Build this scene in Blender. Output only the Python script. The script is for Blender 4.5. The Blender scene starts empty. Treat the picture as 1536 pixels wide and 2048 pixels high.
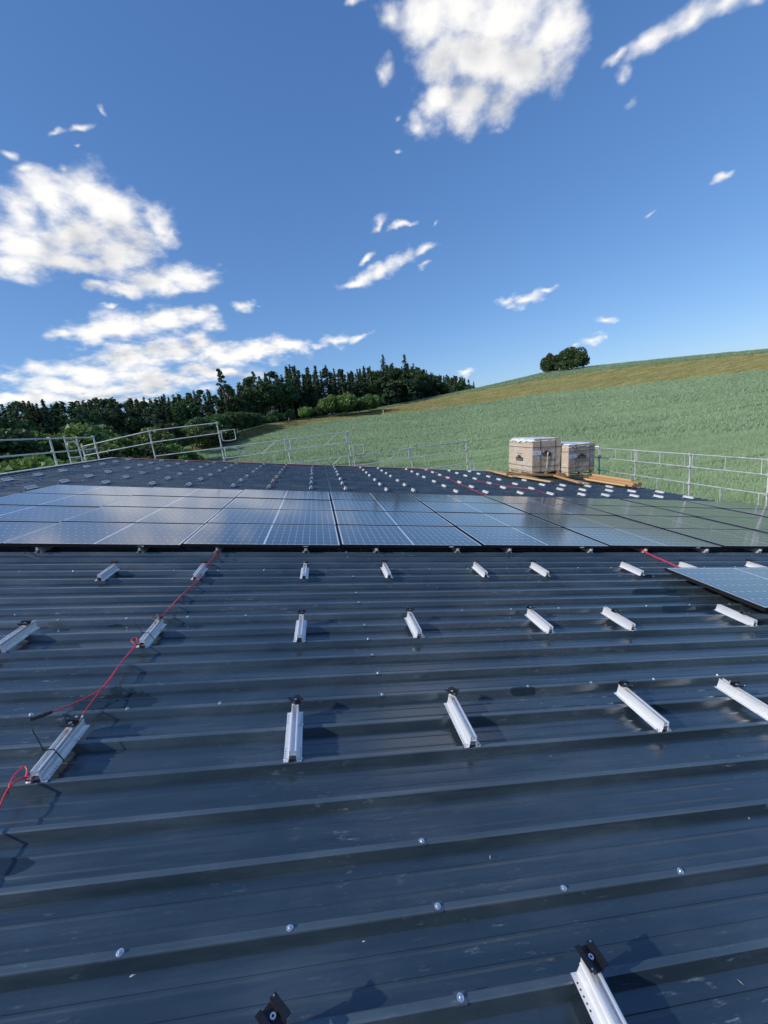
import bpy, math, random
import numpy as np
from mathutils import Matrix, Vector
random.seed(7); RNG = np.random.default_rng(11)
scene = bpy.context.scene
COL = scene.collection

# ------------------------------------------------------------------ camera, light, exposure
PITCH = 0.1699274824283823          # slope of the roof (9.7 degrees, falling to the right)
SP, CP = math.sin(PITCH), math.cos(PITCH)
ZR = 7.0                            # height of the roof plane under the camera
CAMH = 1.396                        # camera height above the rib tops
def W(u, v, n):                     # roof coordinates -> world
    return Vector((u*CP + n*SP, v, ZR - u*SP + n*CP))
CAM = W(0, 0, CAMH)
cam = bpy.data.cameras.new('camera'); camo = bpy.data.objects.new('camera', cam); COL.objects.link(camo)
cx = Vector((0.97991539, -0.15997293, -0.11905664)); cy = Vector((0.14941201, 0.19359043, 0.96963849)); cz = -Vector((0.13206769, 0.96795217, -0.21360412))
camo.matrix_world = Matrix(((cx.x, cy.x, cz.x, CAM.x), (cx.y, cy.y, cz.y, CAM.y), (cx.z, cy.z, cz.z, CAM.z), (0, 0, 0, 1)))
cam.sensor_fit = 'HORIZONTAL'; cam.sensor_width = 36.0; cam.lens = 835/1536*36.0
cam.clip_start = 0.05; cam.clip_end = 6000
scene.camera = camo

SUN_EL = math.radians(34.5)
SUN_DIR = Vector((-0.262, -0.072, 0.0)).normalized()*math.cos(SUN_EL) + Vector((0, 0, math.sin(SUN_EL)))
sun = bpy.data.lights.new('sun', 'SUN'); suno = bpy.data.objects.new('sun', sun); COL.objects.link(suno)
sun.energy = 3.1; sun.angle = math.radians(0.6); sun.color = (1.0, 0.93, 0.82)
suno.location = (-40, -20, 60); suno.rotation_euler = SUN_DIR.to_track_quat('Z', 'Y').to_euler()
scene.view_settings.view_transform = 'Standard'; scene.view_settings.look = 'None'
scene.view_settings.exposure = 0.4; scene.view_settings.gamma = 1.0
scene.cycles.max_bounces = 6; scene.cycles.diffuse_bounces = 3; scene.cycles.transparent_max_bounces = 8

# ------------------------------------------------------------------ sky with clouds
CLOUDS = [[-0.4092,0.8271,0.3853,0.9113,0.3914,0.1277,0.0414,0.033],[-0.3601,0.8405,0.4047,0.932,0.3436,0.1157,0.0438,0.0348],[-0.3156,0.8521,0.4176,0.9481,0.3016,0.101,0.0429,0.0339],[-0.2899,0.8708,0.3971,0.956,0.2832,0.0769,0.0451,0.0345],[-0.3504,0.8616,0.3673,0.9352,0.3434,0.0866,0.0715,0.0435],[-0.4135,0.8414,0.3479,0.9088,0.4044,0.1022,0.07,0.0409],[-0.2697,0.8876,0.3733,0.9616,0.269,0.0551,0.0422,0.0317],[-0.2273,0.8927,0.3892,0.9726,0.2279,0.0453,0.0383,0.0271],[-0.2042,0.9014,0.3818,0.9776,0.2078,0.0323,0.0221,0.0169],[-0.3036,0.8882,0.3449,0.9511,0.3044,0.0533,0.0482,0.0262],[-0.4475,0.8353,0.3195,0.8922,0.4414,0.0958,0.0538,0.0241],[-0.3785,0.8656,0.3279,0.9236,0.3764,0.0727,0.0674,0.0179],[-0.3882,0.8021,0.4537,0.8453,0.5061,-0.1713,0.0172,0.0095],[-0.3742,0.8174,0.4381,0.907,0.4211,-0.0109,0.022,0.0091],[-0.3297,0.832,0.4461,0.8803,0.1002,0.4637,0.0126,0.012],[-0.3437,0.8925,0.2922,0.9365,0.3487,0.0364,0.0284,0.0112],[-0.3075,0.9065,0.2895,0.949,0.3146,0.0229,0.0382,0.014],[-0.2546,0.9173,0.3062,0.9647,0.2628,0.0149,0.0523,0.0226],[-0.2005,0.9267,0.3178,0.9776,0.2106,0.0027,0.0498,0.0211],[-0.1652,0.9315,0.3241,0.9842,0.1767,-0.0062,0.0257,0.0118],[-0.4167,0.8827,0.2172,0.905,0.4254,0.0072,0.0301,0.0133],[-0.3729,0.9004,0.224,0.924,0.3824,0.0012,0.0484,0.0171],[-0.3182,0.9198,0.2296,0.9444,0.3288,-0.0085,0.0516,0.0221],[-0.2581,0.9365,0.2374,0.9627,0.27,-0.0185,0.0499,0.0199],[-0.2031,0.9483,0.244,0.9759,0.2164,-0.0285,0.0435,0.0202],[-0.1715,0.9505,0.2589,0.9822,0.1854,-0.0301,0.019,0.0146],[-0.4548,0.8769,0.1554,0.885,0.4646,-0.0316,0.037,0.0172],[-0.4007,0.9033,0.1532,0.9107,0.4109,-0.0409,0.057,0.0253],[-0.3354,0.9269,0.1683,0.9371,0.3465,-0.0408,0.0614,0.0297],[-0.2631,0.9466,0.1863,0.9604,0.2754,-0.0429,0.0559,0.0266],[-0.2155,0.9568,0.1953,0.9724,0.2286,-0.0471,0.0403,0.0192],[-0.1741,0.9703,0.168,0.9802,0.1871,-0.065,0.0606,0.0239],[-0.1014,0.979,0.1767,0.9906,0.1158,-0.073,0.0629,0.0243],[-0.0368,0.9823,0.1836,0.9953,0.0525,-0.0815,0.0482,0.0183],[-0.0044,0.9853,0.1708,0.9958,0.0199,-0.0894,0.0282,0.0123],[-0.4288,0.8943,0.1279,0.8972,0.4381,-0.0552,0.089,0.018],[-0.3122,0.9411,0.1296,0.9443,0.3223,-0.0657,0.1124,0.0194],[-0.1901,0.9717,0.1404,0.9767,0.2017,-0.0736,0.0919,0.0152],[-0.4916,0.8635,0.1127,0.8639,0.4998,-0.0616,0.0732,0.0121],[-0.3842,0.9176,0.1017,0.9167,0.3923,-0.0765,0.1051,0.0114],[-0.5052,0.8493,0.1529,0.8571,0.5145,-0.0261,0.0283,0.0198],[0.038,0.9838,0.175,0.9952,-0.0214,-0.0953,0.0241,0.0092],[0.0826,0.9804,0.1786,0.9958,-0.0885,0.0249,0.0375,0.0143],[0.1292,0.9752,0.1797,0.9908,-0.1343,0.0165,0.0287,0.0092],[0.133,0.9489,0.2861,0.9698,-0.1841,0.1597,0.0374,0.0093],[0.1804,0.9386,0.2939,0.9553,-0.2384,0.1747,0.0428,0.0148],[0.2219,0.9259,0.3058,0.9251,-0.2991,0.2341,0.0395,0.0138],[0.264,0.9097,0.3206,0.8978,-0.3533,0.2629,0.0305,0.0109],[0.2715,0.9165,0.2937,0.9492,-0.3054,0.0755,0.026,0.0073],[0.1572,0.933,0.3237,0.9116,-0.2631,0.3158,0.0257,0.0072],[0.1807,0.9109,0.371,0.8367,-0.3406,0.4289,0.022,0.0105],[0.2261,0.903,0.3653,0.9245,-0.3171,0.2116,0.0302,0.0077],[0.2905,0.8837,0.3669,0.8009,-0.4344,0.4122,0.0139,0.0062],[0.4249,0.8816,0.2054,0.9042,-0.4244,-0.0487,0.0293,0.0085],[0.4599,0.8636,0.2064,0.8775,-0.4776,0.0429,0.0371,0.0123],[0.4928,0.844,0.2114,0.8594,-0.5102,0.0333,0.0252,0.0083],[0.591,0.7943,0.1408,0.8058,-0.5733,-0.1483,0.0275,0.009],[0.5471,0.831,0.1005,0.8348,-0.5505,0.0072,0.02,0.0069],[0.5734,0.8125,0.1052,0.8192,-0.5663,-0.0908,0.0266,0.0114],[0.5928,0.7984,0.1054,0.8006,-0.5701,-0.1844,0.0089,0.0046],[-0.311,0.8167,0.4861,0.9073,0.1028,0.4077,0.0228,0.0051],[-0.2846,0.8205,0.4957,0.9522,0.1822,0.2451,0.0191,0.0066],[-0.2508,0.822,0.5112,0.8287,0.4553,-0.3254,0.0063,0.0092],[-0.2917,0.8317,0.4724,0.9562,0.2673,0.1198,0.0077,0.0054],[0.2613,0.7637,0.5903,0.9653,-0.209,-0.1569,0.0424,0.0286],[0.3152,0.7446,0.5884,0.949,-0.2509,-0.1909,0.06,0.0304],[0.38,0.73,0.568,0.925,-0.3026,-0.2299,0.0663,0.0359],[0.4365,0.7159,0.5449,0.8997,-0.3487,-0.2626,0.045,0.0309],[0.2986,0.7768,0.5544,0.9544,-0.2407,-0.1767,0.0462,0.031],[0.3489,0.7677,0.5376,0.9372,-0.2824,-0.2049,0.0631,0.0372],[0.4073,0.7483,0.5236,0.9133,-0.3303,-0.2384,0.0477,0.0327],[0.4545,0.727,0.5148,0.8108,-0.5769,0.0989,0.031,0.0322],[0.295,0.8034,0.5172,0.9554,-0.2407,-0.1711,0.0385,0.0258],[0.3437,0.7949,0.5001,0.939,-0.2825,-0.1963,0.0433,0.0287],[0.3872,0.784,0.4852,0.9219,-0.3201,-0.2185,0.0362,0.0275],[0.385,0.7983,0.4632,0.9227,-0.3213,-0.2132,0.0203,0.0156],[0.2699,0.8268,0.4935,0.9627,-0.2213,-0.1557,0.0348,0.0182],[0.2258,0.8327,0.5056,0.974,-0.1833,-0.1332,0.0157,0.009],[0.2303,0.851,0.472,0.9728,-0.1885,-0.1349,0.018,0.0082],[0.1969,0.8058,0.5585,0.9528,-0.2916,0.0848,0.019,0.0202],[0.2047,0.773,0.6005,0.9788,-0.1642,-0.1223,0.0263,0.0205],[0.1522,0.7709,0.6185,0.9883,-0.1232,-0.0896,0.0152,0.0068],[0.5351,0.6862,0.4928,0.8117,-0.5792,-0.0748,0.0207,0.0117],[0.5644,0.6618,0.4934,0.7502,-0.6607,0.028,0.0317,0.0181],[0.5968,0.6354,0.49,0.7434,-0.6677,-0.0394,0.0328,0.0194],[0.6266,0.6102,0.4848,0.7434,-0.6547,-0.1367,0.0298,0.0147],[0.6529,0.5884,0.477,0.7381,-0.6357,-0.2261,0.0223,0.0107],[0.5528,0.6893,0.4683,0.8259,-0.3783,-0.4181,0.0148,0.0144],[0.5645,0.6992,0.4387,0.8226,-0.4324,-0.3693,0.0096,0.019],[0.6858,0.6573,0.3126,0.6596,-0.7428,0.1149,0.0187,0.0066],[0.6236,0.7287,0.283,0.6815,-0.6841,0.26,0.0143,0.0059],[-0.1076,0.9581,0.2654,0.9812,0.0593,0.1837,0.0305,0.0108],[-0.0747,0.9612,0.2656,0.9944,0.0917,-0.0522,0.012,0.0046],[-0.3322,0.9054,0.2644,0.9432,0.3166,0.1009,0.0166,0.0057],[0.347,0.9346,0.0783,0.9375,-0.348,-0.0004,0.0303,0.0097],[-0.817,0.1822,0.5471,0.2177,0.976,-0.0,0.0804,0.0382],[-0.8453,-0.0078,0.5342,-0.0093,1.0,0.0,0.0936,0.0476],[-0.8193,0.0629,0.5699,0.0766,0.9971,-0.0,0.0715,0.0399],[-0.8888,0.0108,0.4582,0.0122,0.9999,-0.0,0.0589,0.0307],[-0.9033,0.1255,0.4103,0.1377,0.9905,-0.0,0.0833,0.0355],[-0.8689,0.3191,0.3784,0.3448,0.9387,-0.0,0.075,0.0444],[0.522,-0.7892,0.3236,-0.8341,-0.5517,0.0,0.097,0.0501],[0.476,-0.8085,0.3461,-0.8617,-0.5074,0.0,0.0746,0.0399],[0.5596,-0.7679,0.3118,-0.8082,-0.589,0.0,0.0595,0.0293],[0.5343,-0.8046,0.2592,-0.833,-0.5532,0.0,0.0942,0.0449],[0.2859,-0.9219,0.2614,-0.9551,-0.2962,0.0,0.0958,0.0486],[0.5458,-0.7948,0.2654,-0.8243,-0.5661,0.0,0.0688,0.0323],[-0.8721,0.1101,0.4768,0.1252,0.9921,-0.0,0.0654,0.0367],[-0.8479,0.2317,0.4769,0.2636,0.9646,-0.0,0.0938,0.0547],[-0.862,0.0528,0.5041,0.0612,0.9981,-0.0,0.0894,0.0469],[0.7228,-0.3863,0.573,-0.4713,-0.882,0.0,0.0763,0.0413],[0.7387,-0.4286,0.5203,-0.5019,-0.8649,0.0,0.0685,0.0342],[0.7426,-0.4164,0.5246,-0.4891,-0.8722,0.0,0.0784,0.041],[0.9455,0.0853,0.3143,0.0898,-0.996,0.0,0.0741,0.0313],[0.9531,0.1027,0.2845,0.1071,-0.9942,0.0,0.075,0.039],[0.9421,-0.0903,0.323,-0.0954,-0.9954,0.0,0.0573,0.0309],[0.4458,-0.5754,0.6857,-0.7905,-0.6125,0.0,0.087,0.038],[0.408,-0.5794,0.7055,-0.8176,-0.5758,0.0,0.0708,0.0411],[0.4958,-0.4899,0.7171,-0.7029,-0.7113,0.0,0.0816,0.0328]]
wd = bpy.data.worlds.new('World'); scene.world = wd; wd.use_nodes = True
wn, wl = wd.node_tree.nodes, wd.node_tree.links
wn.clear()
def nd(nodes, t, **kw):
    n = nodes.new(t)
    for k, v in kw.items(): setattr(n, k, v)
    return n
def math_node(nodes, links, op, a, b=None, c=None, clamp=False):
    n = nodes.new('ShaderNodeMath'); n.operation = op; n.use_clamp = clamp
    for i, x in enumerate((a, b, c)):
        if x is None: continue
        if isinstance(x, (int, float)): n.inputs[i].default_value = x
        else: links.new(x, n.inputs[i])
    return n.outputs[0]
SKY_S = 0.14
N, L = wn, wl
tc = wn.new('ShaderNodeTexCoord')
nrm = nd(wn, 'ShaderNodeVectorMath', operation='NORMALIZE'); wl.new(tc.outputs['Generated'], nrm.inputs[0]); DIR = nrm.outputs[0]
dsep = nd(wn, 'ShaderNodeSeparateXYZ'); wl.new(DIR, dsep.inputs[0]); DZ = dsep.outputs['Z']
sky = wn.new('ShaderNodeTexSky'); sky.sky_type = 'NISHITA'; sky.sun_disc = False
sky.sun_elevation = SUN_EL; sky.sun_rotation = math.atan2(SUN_DIR.x, SUN_DIR.y)
sky.altitude = 400; sky.air_density = 1.0; sky.dust_density = 0.3; sky.ozone_density = 1.6
sx = wn.new('ShaderNodeSeparateColor'); wl.new(sky.outputs[0], sx.inputs[0]); hs = wn.new('ShaderNodeCombineColor')
for ch, (ex, k) in enumerate(((.80, .495), (.70, .825), (.60, 1.46))): wl.new(math_node(wn, wl, 'MULTIPLY', math_node(wn, wl, 'POWER', sx.outputs[ch], ex), k), hs.inputs[ch])
SKYC = hs.outputs[0]
plain = wn.new('ShaderNodeBackground'); plain.inputs['Strength'].default_value = SKY_S; wl.new(SKYC, plain.inputs['Color'])
OFFS = Vector((-0.026, -0.012, 0.045))           # towards the sun: how much cloud lies on that side shades the puff
def small_of(q): return min(1.0, max(0.0, (.045-q[6])/.035))
def puffs(src, qs, k=0.3):                            # 1 - distance to the nearest puff, every puff an ellipse of sky directions
    best, base = None, src
    for i, q in enumerate(qs):
        if i and i % 8 == 0:                   # in batches, to keep the shader's stack small
            dep = nd(N, 'ShaderNodeVectorMath', operation='MULTIPLY_ADD'); L.new(best, dep.inputs[0]); dep.inputs[1].default_value = (1e-9, 1e-9, 1e-9); L.new(base, dep.inputs[2]); src = dep.outputs[0]
        c, t1 = Vector(q[0:3]), Vector(q[3:6]); t2 = c.cross(t1)
        mp = nd(N, 'ShaderNodeMapping', vector_type='TEXTURE'); L.new(src, mp.inputs['Vector'])
        mp.inputs['Rotation'].default_value = Matrix((t1, t2, c)).transposed().to_euler(); mp.inputs['Scale'].default_value = (q[6]*1.06, q[7]*1.06, 1e5)
        ln = nd(N, 'ShaderNodeVectorMath', operation='LENGTH'); L.new(mp.outputs[0], ln.inputs[0]); d = ln.outputs['Value']
        if small_of(q) > 0.05: d = math_node(N, L, 'ADD', d, SMALL*small_of(q))
        best = d if best is None else math_node(N, L, 'SMOOTH_MIN', best, d, k)
    return math_node(N, L, 'MAXIMUM', math_node(N, L, 'SUBTRACT', 1.0, best), -1.5)
SMALL = .72
def leaf(qs):
    global N, L
    if not qs: return plain.outputs[0]
    g = bpy.data.node_groups.new('cloud_region', 'ShaderNodeTree')
    g.interface.new_socket('Direction', in_out='INPUT', socket_type='NodeSocketVector'); g.interface.new_socket('Sky', in_out='INPUT', socket_type='NodeSocketColor')
    g.interface.new_socket('Background', in_out='OUTPUT', socket_type='NodeSocketShader')
    N, L = g.nodes, g.links; gi = N.new('NodeGroupInput'); go = N.new('NodeGroupOutput')
    L.new(cloud_leaf(qs, gi.outputs[0], gi.outputs[1]), go.inputs[0]); N, L = wn, wl
    gn = nd(wn, 'ShaderNodeGroup', node_tree=g); wl.new(DIR, gn.inputs[0]); wl.new(SKYC, gn.inputs[1]); return gn.outputs[0]
def cloud_leaf(qs, DIR, SKYC):
    sp = nd(N, 'ShaderNodeSeparateXYZ'); L.new(DIR, sp.inputs[0]); DZ = sp.outputs['Z']; src = DIR
    for scale, amp in ((9.0, 0.045), (30.0, 0.026)):      # warp the direction so the lobes billow
        n1 = nd(N, 'ShaderNodeTexNoise'); n1.inputs['Scale'].default_value = scale; n1.inputs['Detail'].default_value = 2.0; L.new(DIR, n1.inputs['Vector'])
        sub = nd(N, 'ShaderNodeVectorMath', operation='SUBTRACT'); L.new(n1.outputs['Color'], sub.inputs[0]); sub.inputs[1].default_value = (.5, .5, .5)
        ma = nd(N, 'ShaderNodeVectorMath', operation='MULTIPLY_ADD'); L.new(sub.outputs[0], ma.inputs[0]); ma.inputs[1].default_value = (amp, amp, amp); L.new(src, ma.inputs[2]); src = ma.outputs[0]
    f = puffs(src, qs)
    inv = math_node(N, L, 'DIVIDE', 1.0, math_node(N, L, 'ADD', math_node(N, L, 'MAXIMUM', DZ, 0.0), 0.28))
    pv = nd(N, 'ShaderNodeVectorMath', operation='SCALE'); L.new(DIR, pv.inputs[0]); L.new(inv, pv.inputs['Scale'])
    n2 = nd(N, 'ShaderNodeTexNoise'); n2.inputs['Scale'].default_value = 10.0; n2.inputs['Detail'].default_value = 7.0; n2.inputs['Roughness'].default_value = 0.60; L.new(pv.outputs[0], n2.inputs['Vector'])
    dens = math_node(N, L, 'ADD', math_node(N, L, 'MINIMUM', f, 0.9), math_node(N, L, 'MULTIPLY_ADD', n2.outputs['Fac'], 2.3, -0.96))
    mr = nd(N, 'ShaderNodeMapRange', interpolation_type='SMOOTHSTEP'); L.new(dens, mr.inputs['Value']); mr.inputs['From Min'].default_value = -0.16; mr.inputs['From Max'].default_value = 1.02
    off = nd(N, 'ShaderNodeVectorMath', operation='ADD'); L.new(src, off.inputs[0]); off.inputs[1].default_value = OFFS
    mass = math_node(N, L, 'MULTIPLY_ADD', puffs(off.outputs[0], qs, 0.9), .8, -.1)
    thick = math_node(N, L, 'MULTIPLY_ADD', math_node(N, L, 'MAXIMUM', mass, -0.2), -0.70, 0.90)
    lit = math_node(N, L, 'MULTIPLY_ADD', math_node(N, L, 'MULTIPLY_ADD', n2.outputs['Fac'], 2.0, -1.0), 0.28, thick, clamp=True)
    cr = N.new('ShaderNodeValToRGB'); L.new(lit, cr.inputs['Fac'])
    cr.color_ramp.elements[0].position = 0.12; cr.color_ramp.elements[0].color = (0.36, 0.40, 0.47, 1)
    cr.color_ramp.elements[1].position = 0.85; cr.color_ramp.elements[1].color = (1.0, 0.985, 0.965, 1)
    cs = nd(N, 'ShaderNodeVectorMath', operation='SCALE'); L.new(cr.outputs['Color'], cs.inputs[0]); cs.inputs['Scale'].default_value = 0.78/SKY_S
    mx = N.new('ShaderNodeMix'); mx.data_type = 'RGBA'; L.new(mr.outputs[0], mx.inputs['Factor']); L.new(SKYC, mx.inputs[6]); L.new(cs.outputs[0], mx.inputs[7])
    bg = N.new('ShaderNodeBackground'); bg.inputs['Strength'].default_value = SKY_S; L.new(mx.outputs[2], bg.inputs['Color']); return bg.outputs[0]
def reach(q): return max(q[6], q[7])*(1.75-SMALL*small_of(q)) + .05
def sides(qs, pl):                             # which puffs reach each side of a plane; pl = ('a', az) or ('e', z)
    A, B = [], []
    for q in qs:
        c = Vector(q[:3])
        if pl[0] == 'a': t = math.asin(max(-1, min(1, c.dot(Vector((math.cos(pl[1]), -math.sin(pl[1]), 0))))))
        else: t = math.asin(c.z) - math.asin(pl[1])
        if t < reach(q): A.append(q)
        if t > -reach(q): B.append(q)
    return A, B
PLANES = [('a', math.radians(x)) for x in range(-90, 90, 5)] + [('e', math.sin(math.radians(x))) for x in range(2, 76, 3)]
def tree_of(qs, depth):                        # the sky is cut into regions so that each look evaluates only the puffs near it
    if depth == 0 or len(qs) <= 5: return leaf(qs)
    best = min(PLANES, key=lambda p: (lambda s: max(len(s[0]), len(s[1]))*2 + len(s[0]) + len(s[1]))(sides(qs, p))); A, B = sides(qs, best)
    if max(len(A), len(B)) >= len(qs): return leaf(qs)
    if best[0] == 'a':
        dt = nd(N, 'ShaderNodeVectorMath', operation='DOT_PRODUCT'); L.new(DIR, dt.inputs[0]); dt.inputs[1].default_value = (math.cos(best[1]), -math.sin(best[1]), 0); v = dt.outputs['Value']; th = 0.0
    else: v, th = DZ, best[1]
    ms = N.new('ShaderNodeMixShader'); L.new(math_node(N, L, 'GREATER_THAN', v, th), ms.inputs[0])
    L.new(tree_of(A, depth-1), ms.inputs[1]); L.new(tree_of(B, depth-1), ms.inputs[2]); return ms.outputs[0]
SKYTREE = tree_of(CLOUDS, 5)
wo = wn.new('ShaderNodeOutputWorld'); wl.new(SKYTREE, wo.inputs['Surface'])
wd.cycles.sampling_method = 'MANUAL'; wd.cycles.sample_map_resolution = 256

# ------------------------------------------------------------------ helpers
class MB:
    """collects boxes, tubes, prisms; build() links them as one mesh object"""
    def __init__(s): s.v, s.f, s.m = [], [], []
    def add(s, vs, fs, m=0):
        b = len(s.v); s.v += [tuple(x) for x in vs]
        for f in fs: s.f.append(tuple(i+b for i in f)); s.m.append(m)
        return s
    def box(s, c, d, M=None, m=0, bev=0.0):
        x, y, z = d[0]/2, d[1]/2, d[2]/2
        if bev:
            b = bev; P = []
            for zz, i in ((-z, b), (-z+b, 0), (z-b, 0), (z, b)):
                P += [(-x+i, -y+i+0, zz), (x-i, -y+i, zz), (x-i, y-i, zz), (-x+i, y-i, zz)]
            F = [(3, 2, 1, 0), (12, 13, 14, 15)]
            for k in range(3):
                for j in range(4): F.append((4*k+j, 4*k+(j+1) % 4, 4*k+4+(j+1) % 4, 4*k+4+j))
        else:
            P = [(-x, -y, -z), (x, -y, -z), (x, y, -z), (-x, y, -z), (-x, -y, z), (x, -y, z), (x, y, z), (-x, y, z)]
            F = [(3, 2, 1, 0), (4, 5, 6, 7), (0, 1, 5, 4), (1, 2, 6, 5), (2, 3, 7, 6), (3, 0, 4, 7)]
        C = Vector(c)
        return s.add([(M @ Vector(p) if M else Vector(p)) + C for p in P], F, m)
    def tube(s, pts, r, n=8, m=0, cap=True):
        pts = [Vector(p) for p in pts]; P = []; prev = None
        for i, p in enumerate(pts):
            t = (pts[min(i+1, len(pts)-1)] - pts[max(i-1, 0)]).normalized()
            if prev is None:
                a = Vector((0, 0, 1)) if abs(t.z) < .9 else Vector((1, 0, 0)); x = t.cross(a).normalized()
            else: x = (prev - t*prev.dot(t)).normalized()
            prev = x; y = t.cross(x); rr = r[i] if isinstance(r, (list, tuple)) else r
            for k in range(n):
                a = 2*math.pi*k/n; P.append(p + (x*math.cos(a) + y*math.sin(a))*rr)
        F = []
        for i in range(len(pts)-1):
            for k in range(n): F.append((i*n+k, i*n+(k+1) % n, (i+1)*n+(k+1) % n, (i+1)*n+k))
        if cap: F.append(tuple(range(n-1, -1, -1))); F.append(tuple((len(pts)-1)*n+k for k in range(n)))
        return s.add(P, F, m)
    def prism_y(s, prof, y0, y1, m=0, cap=True):   # closed profile in (x, z), swept along y
        n = len(prof); P = [(x, y0, z) for x, z in prof] + [(x, y1, z) for x, z in prof]
        F = [(i, (i+1) % n, n+(i+1) % n, n+i) for i in range(n)]
        if cap: F.append(tuple(range(n-1, -1, -1))); F.append(tuple(range(n, 2*n)))
        return s.add(P, F, m)
    def mesh(s, name, mats, smooth=False):
        me = bpy.data.meshes.new(name); me.from_pydata(s.v, [], s.f)
        for x in (mats if isinstance(mats, (list, tuple)) else [mats]): me.materials.append(x)
        if any(s.m): me.polygons.foreach_set('material_index', s.m)
        if smooth: me.polygons.foreach_set('use_smooth', [True]*len(me.polygons))
        me.update(); return me
    def build(s, name, mats, parent=None, smooth=False):
        return obj(name, s.mesh(name, mats, smooth), parent)
def obj(name, me, parent=None, loc=None, rot=None):
    o = bpy.data.objects.new(name, me); COL.objects.link(o)
    if parent: o.parent = parent
    if loc is not None: o.location = loc
    if rot is not None: o.rotation_euler = rot
    return o
def tag(o, label=None, cat=None, group=None, kind=None):
    if label: o['label'] = label
    if cat: o['category'] = cat
    if group: o['group'] = group
    if kind: o['kind'] = kind
    return o
def roof_root(name, u, v, n, rz=0.0):     # an Empty on the sloping roof, axes along u, v, n
    o = bpy.data.objects.new(name, None); COL.objects.link(o); o.empty_display_size = .1
    o.matrix_world = Matrix.Translation(W(u, v, n)) @ Matrix.Rotation(PITCH, 4, 'Y') @ Matrix.Rotation(rz, 4, 'Z')
    return o
def copy_tree(o, parent=None):
    c = o.copy(); COL.objects.link(c); c.parent = parent
    for ch in list(o.children):
        d = copy_tree(ch, c); d.matrix_parent_inverse = ch.matrix_parent_inverse
    return c
def raw_mesh(name, V, F, mat):            # numpy triangles -> mesh
    me = bpy.data.meshes.new(name); V = np.asarray(V, np.float32); F = np.asarray(F, np.int32)
    me.vertices.add(len(V)); me.vertices.foreach_set('co', V.ravel())
    me.loops.add(F.size); me.loops.foreach_set('vertex_index', F.ravel())
    k = F.shape[1]; me.polygons.add(len(F)); me.polygons.foreach_set('loop_start', np.arange(0, F.size, k, dtype=np.int32))
    me.materials.append(mat); me.update(calc_edges=True); return me
def project(P):                           # world -> photo pixels (1536 wide), used only to know what is in view
    d = Vector(P) - CAM; x, y, z = d.dot(cx), d.dot(cy), -d.dot(cz)
    if z < .05: return None
    return (768 + 835*x/z, 1024 - 835*y/z)
def in_view(P, m=0):
    q = project(P); return bool(q) and -m < q[0] < 1536+m and -m < q[1] < 2048+m
ORD = ['', 'first', 'second', 'third', 'fourth', 'fifth', 'sixth', 'seventh', 'eighth', 'ninth', 'tenth', 'eleventh', 'twelfth', 'thirteenth',
       'fourteenth', 'fifteenth', 'sixteenth', 'seventeenth', 'eighteenth', 'nineteenth', 'twentieth', 'twenty-first', 'twenty-second']

# ------------------------------------------------------------------ materials
def material(name, color, rough=.5, metal=0.0, var=0.0, vscale=6.0, bump=0.0, bscale=40.0, coat=0.0, stretch=(1, 1, 1), spec=.5, rvar=0.0, bdist=.01):
    m = bpy.data.materials.new(name); m.use_nodes = True; N, L = m.node_tree.nodes, m.node_tree.links
    b = N['Principled BSDF']; b.inputs['Base Color'].default_value = (*color, 1); b.inputs['Roughness'].default_value = rough
    b.inputs['Metallic'].default_value = metal; b.inputs['Specular IOR Level'].default_value = spec
    if coat: b.inputs['Coat Weight'].default_value = coat; b.inputs['Coat Roughness'].default_value = .03
    if var or bump or rvar:
        t = N.new('ShaderNodeTexCoord'); mp = N.new('ShaderNodeMapping'); L.new(t.outputs['Object'], mp.inputs['Vector']); mp.inputs['Scale'].default_value = stretch
        oi = N.new('ShaderNodeObjectInfo'); ad = N.new('ShaderNodeVectorMath'); L.new(oi.outputs['Random'], ad.inputs[1]); L.new(mp.outputs[0], ad.inputs[0])
        if var or rvar:
            n = N.new('ShaderNodeTexNoise'); n.inputs['Scale'].default_value = vscale; n.inputs['Detail'].default_value = 6; L.new(ad.outputs[0], n.inputs['Vector'])
            if var:
                h = N.new('ShaderNodeHueSaturation'); h.inputs['Color'].default_value = (*color, 1)
                mrn = N.new('ShaderNodeMapRange'); L.new(n.outputs['Fac'], mrn.inputs['Value']); mrn.inputs['From Min'].default_value = .25; mrn.inputs['From Max'].default_value = .75
                mrn.inputs['To Min'].default_value = 1-var; mrn.inputs['To Max'].default_value = 1+var
                L.new(mrn.outputs[0], h.inputs['Value']); L.new(h.outputs[0], b.inputs['Base Color'])
            if rvar:
                mr2 = N.new('ShaderNodeMapRange'); L.new(n.outputs['Fac'], mr2.inputs['Value']); mr2.inputs['To Min'].default_value = rough-rvar; mr2.inputs['To Max'].default_value = rough+rvar
                L.new(mr2.outputs[0], b.inputs['Roughness'])
        if bump:
            n2 = N.new('ShaderNodeTexNoise'); n2.inputs['Scale'].default_value = bscale; n2.inputs['Detail'].default_value = 4; L.new(ad.outputs[0], n2.inputs['Vector'])
            bp = N.new('ShaderNodeBump'); bp.inputs['Strength'].default_value = bump; bp.inputs['Distance'].default_value = bdist
            L.new(n2.outputs['Fac'], bp.inputs['Height']); L.new(bp.outputs[0], b.inputs['Normal'])
    return m
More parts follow.
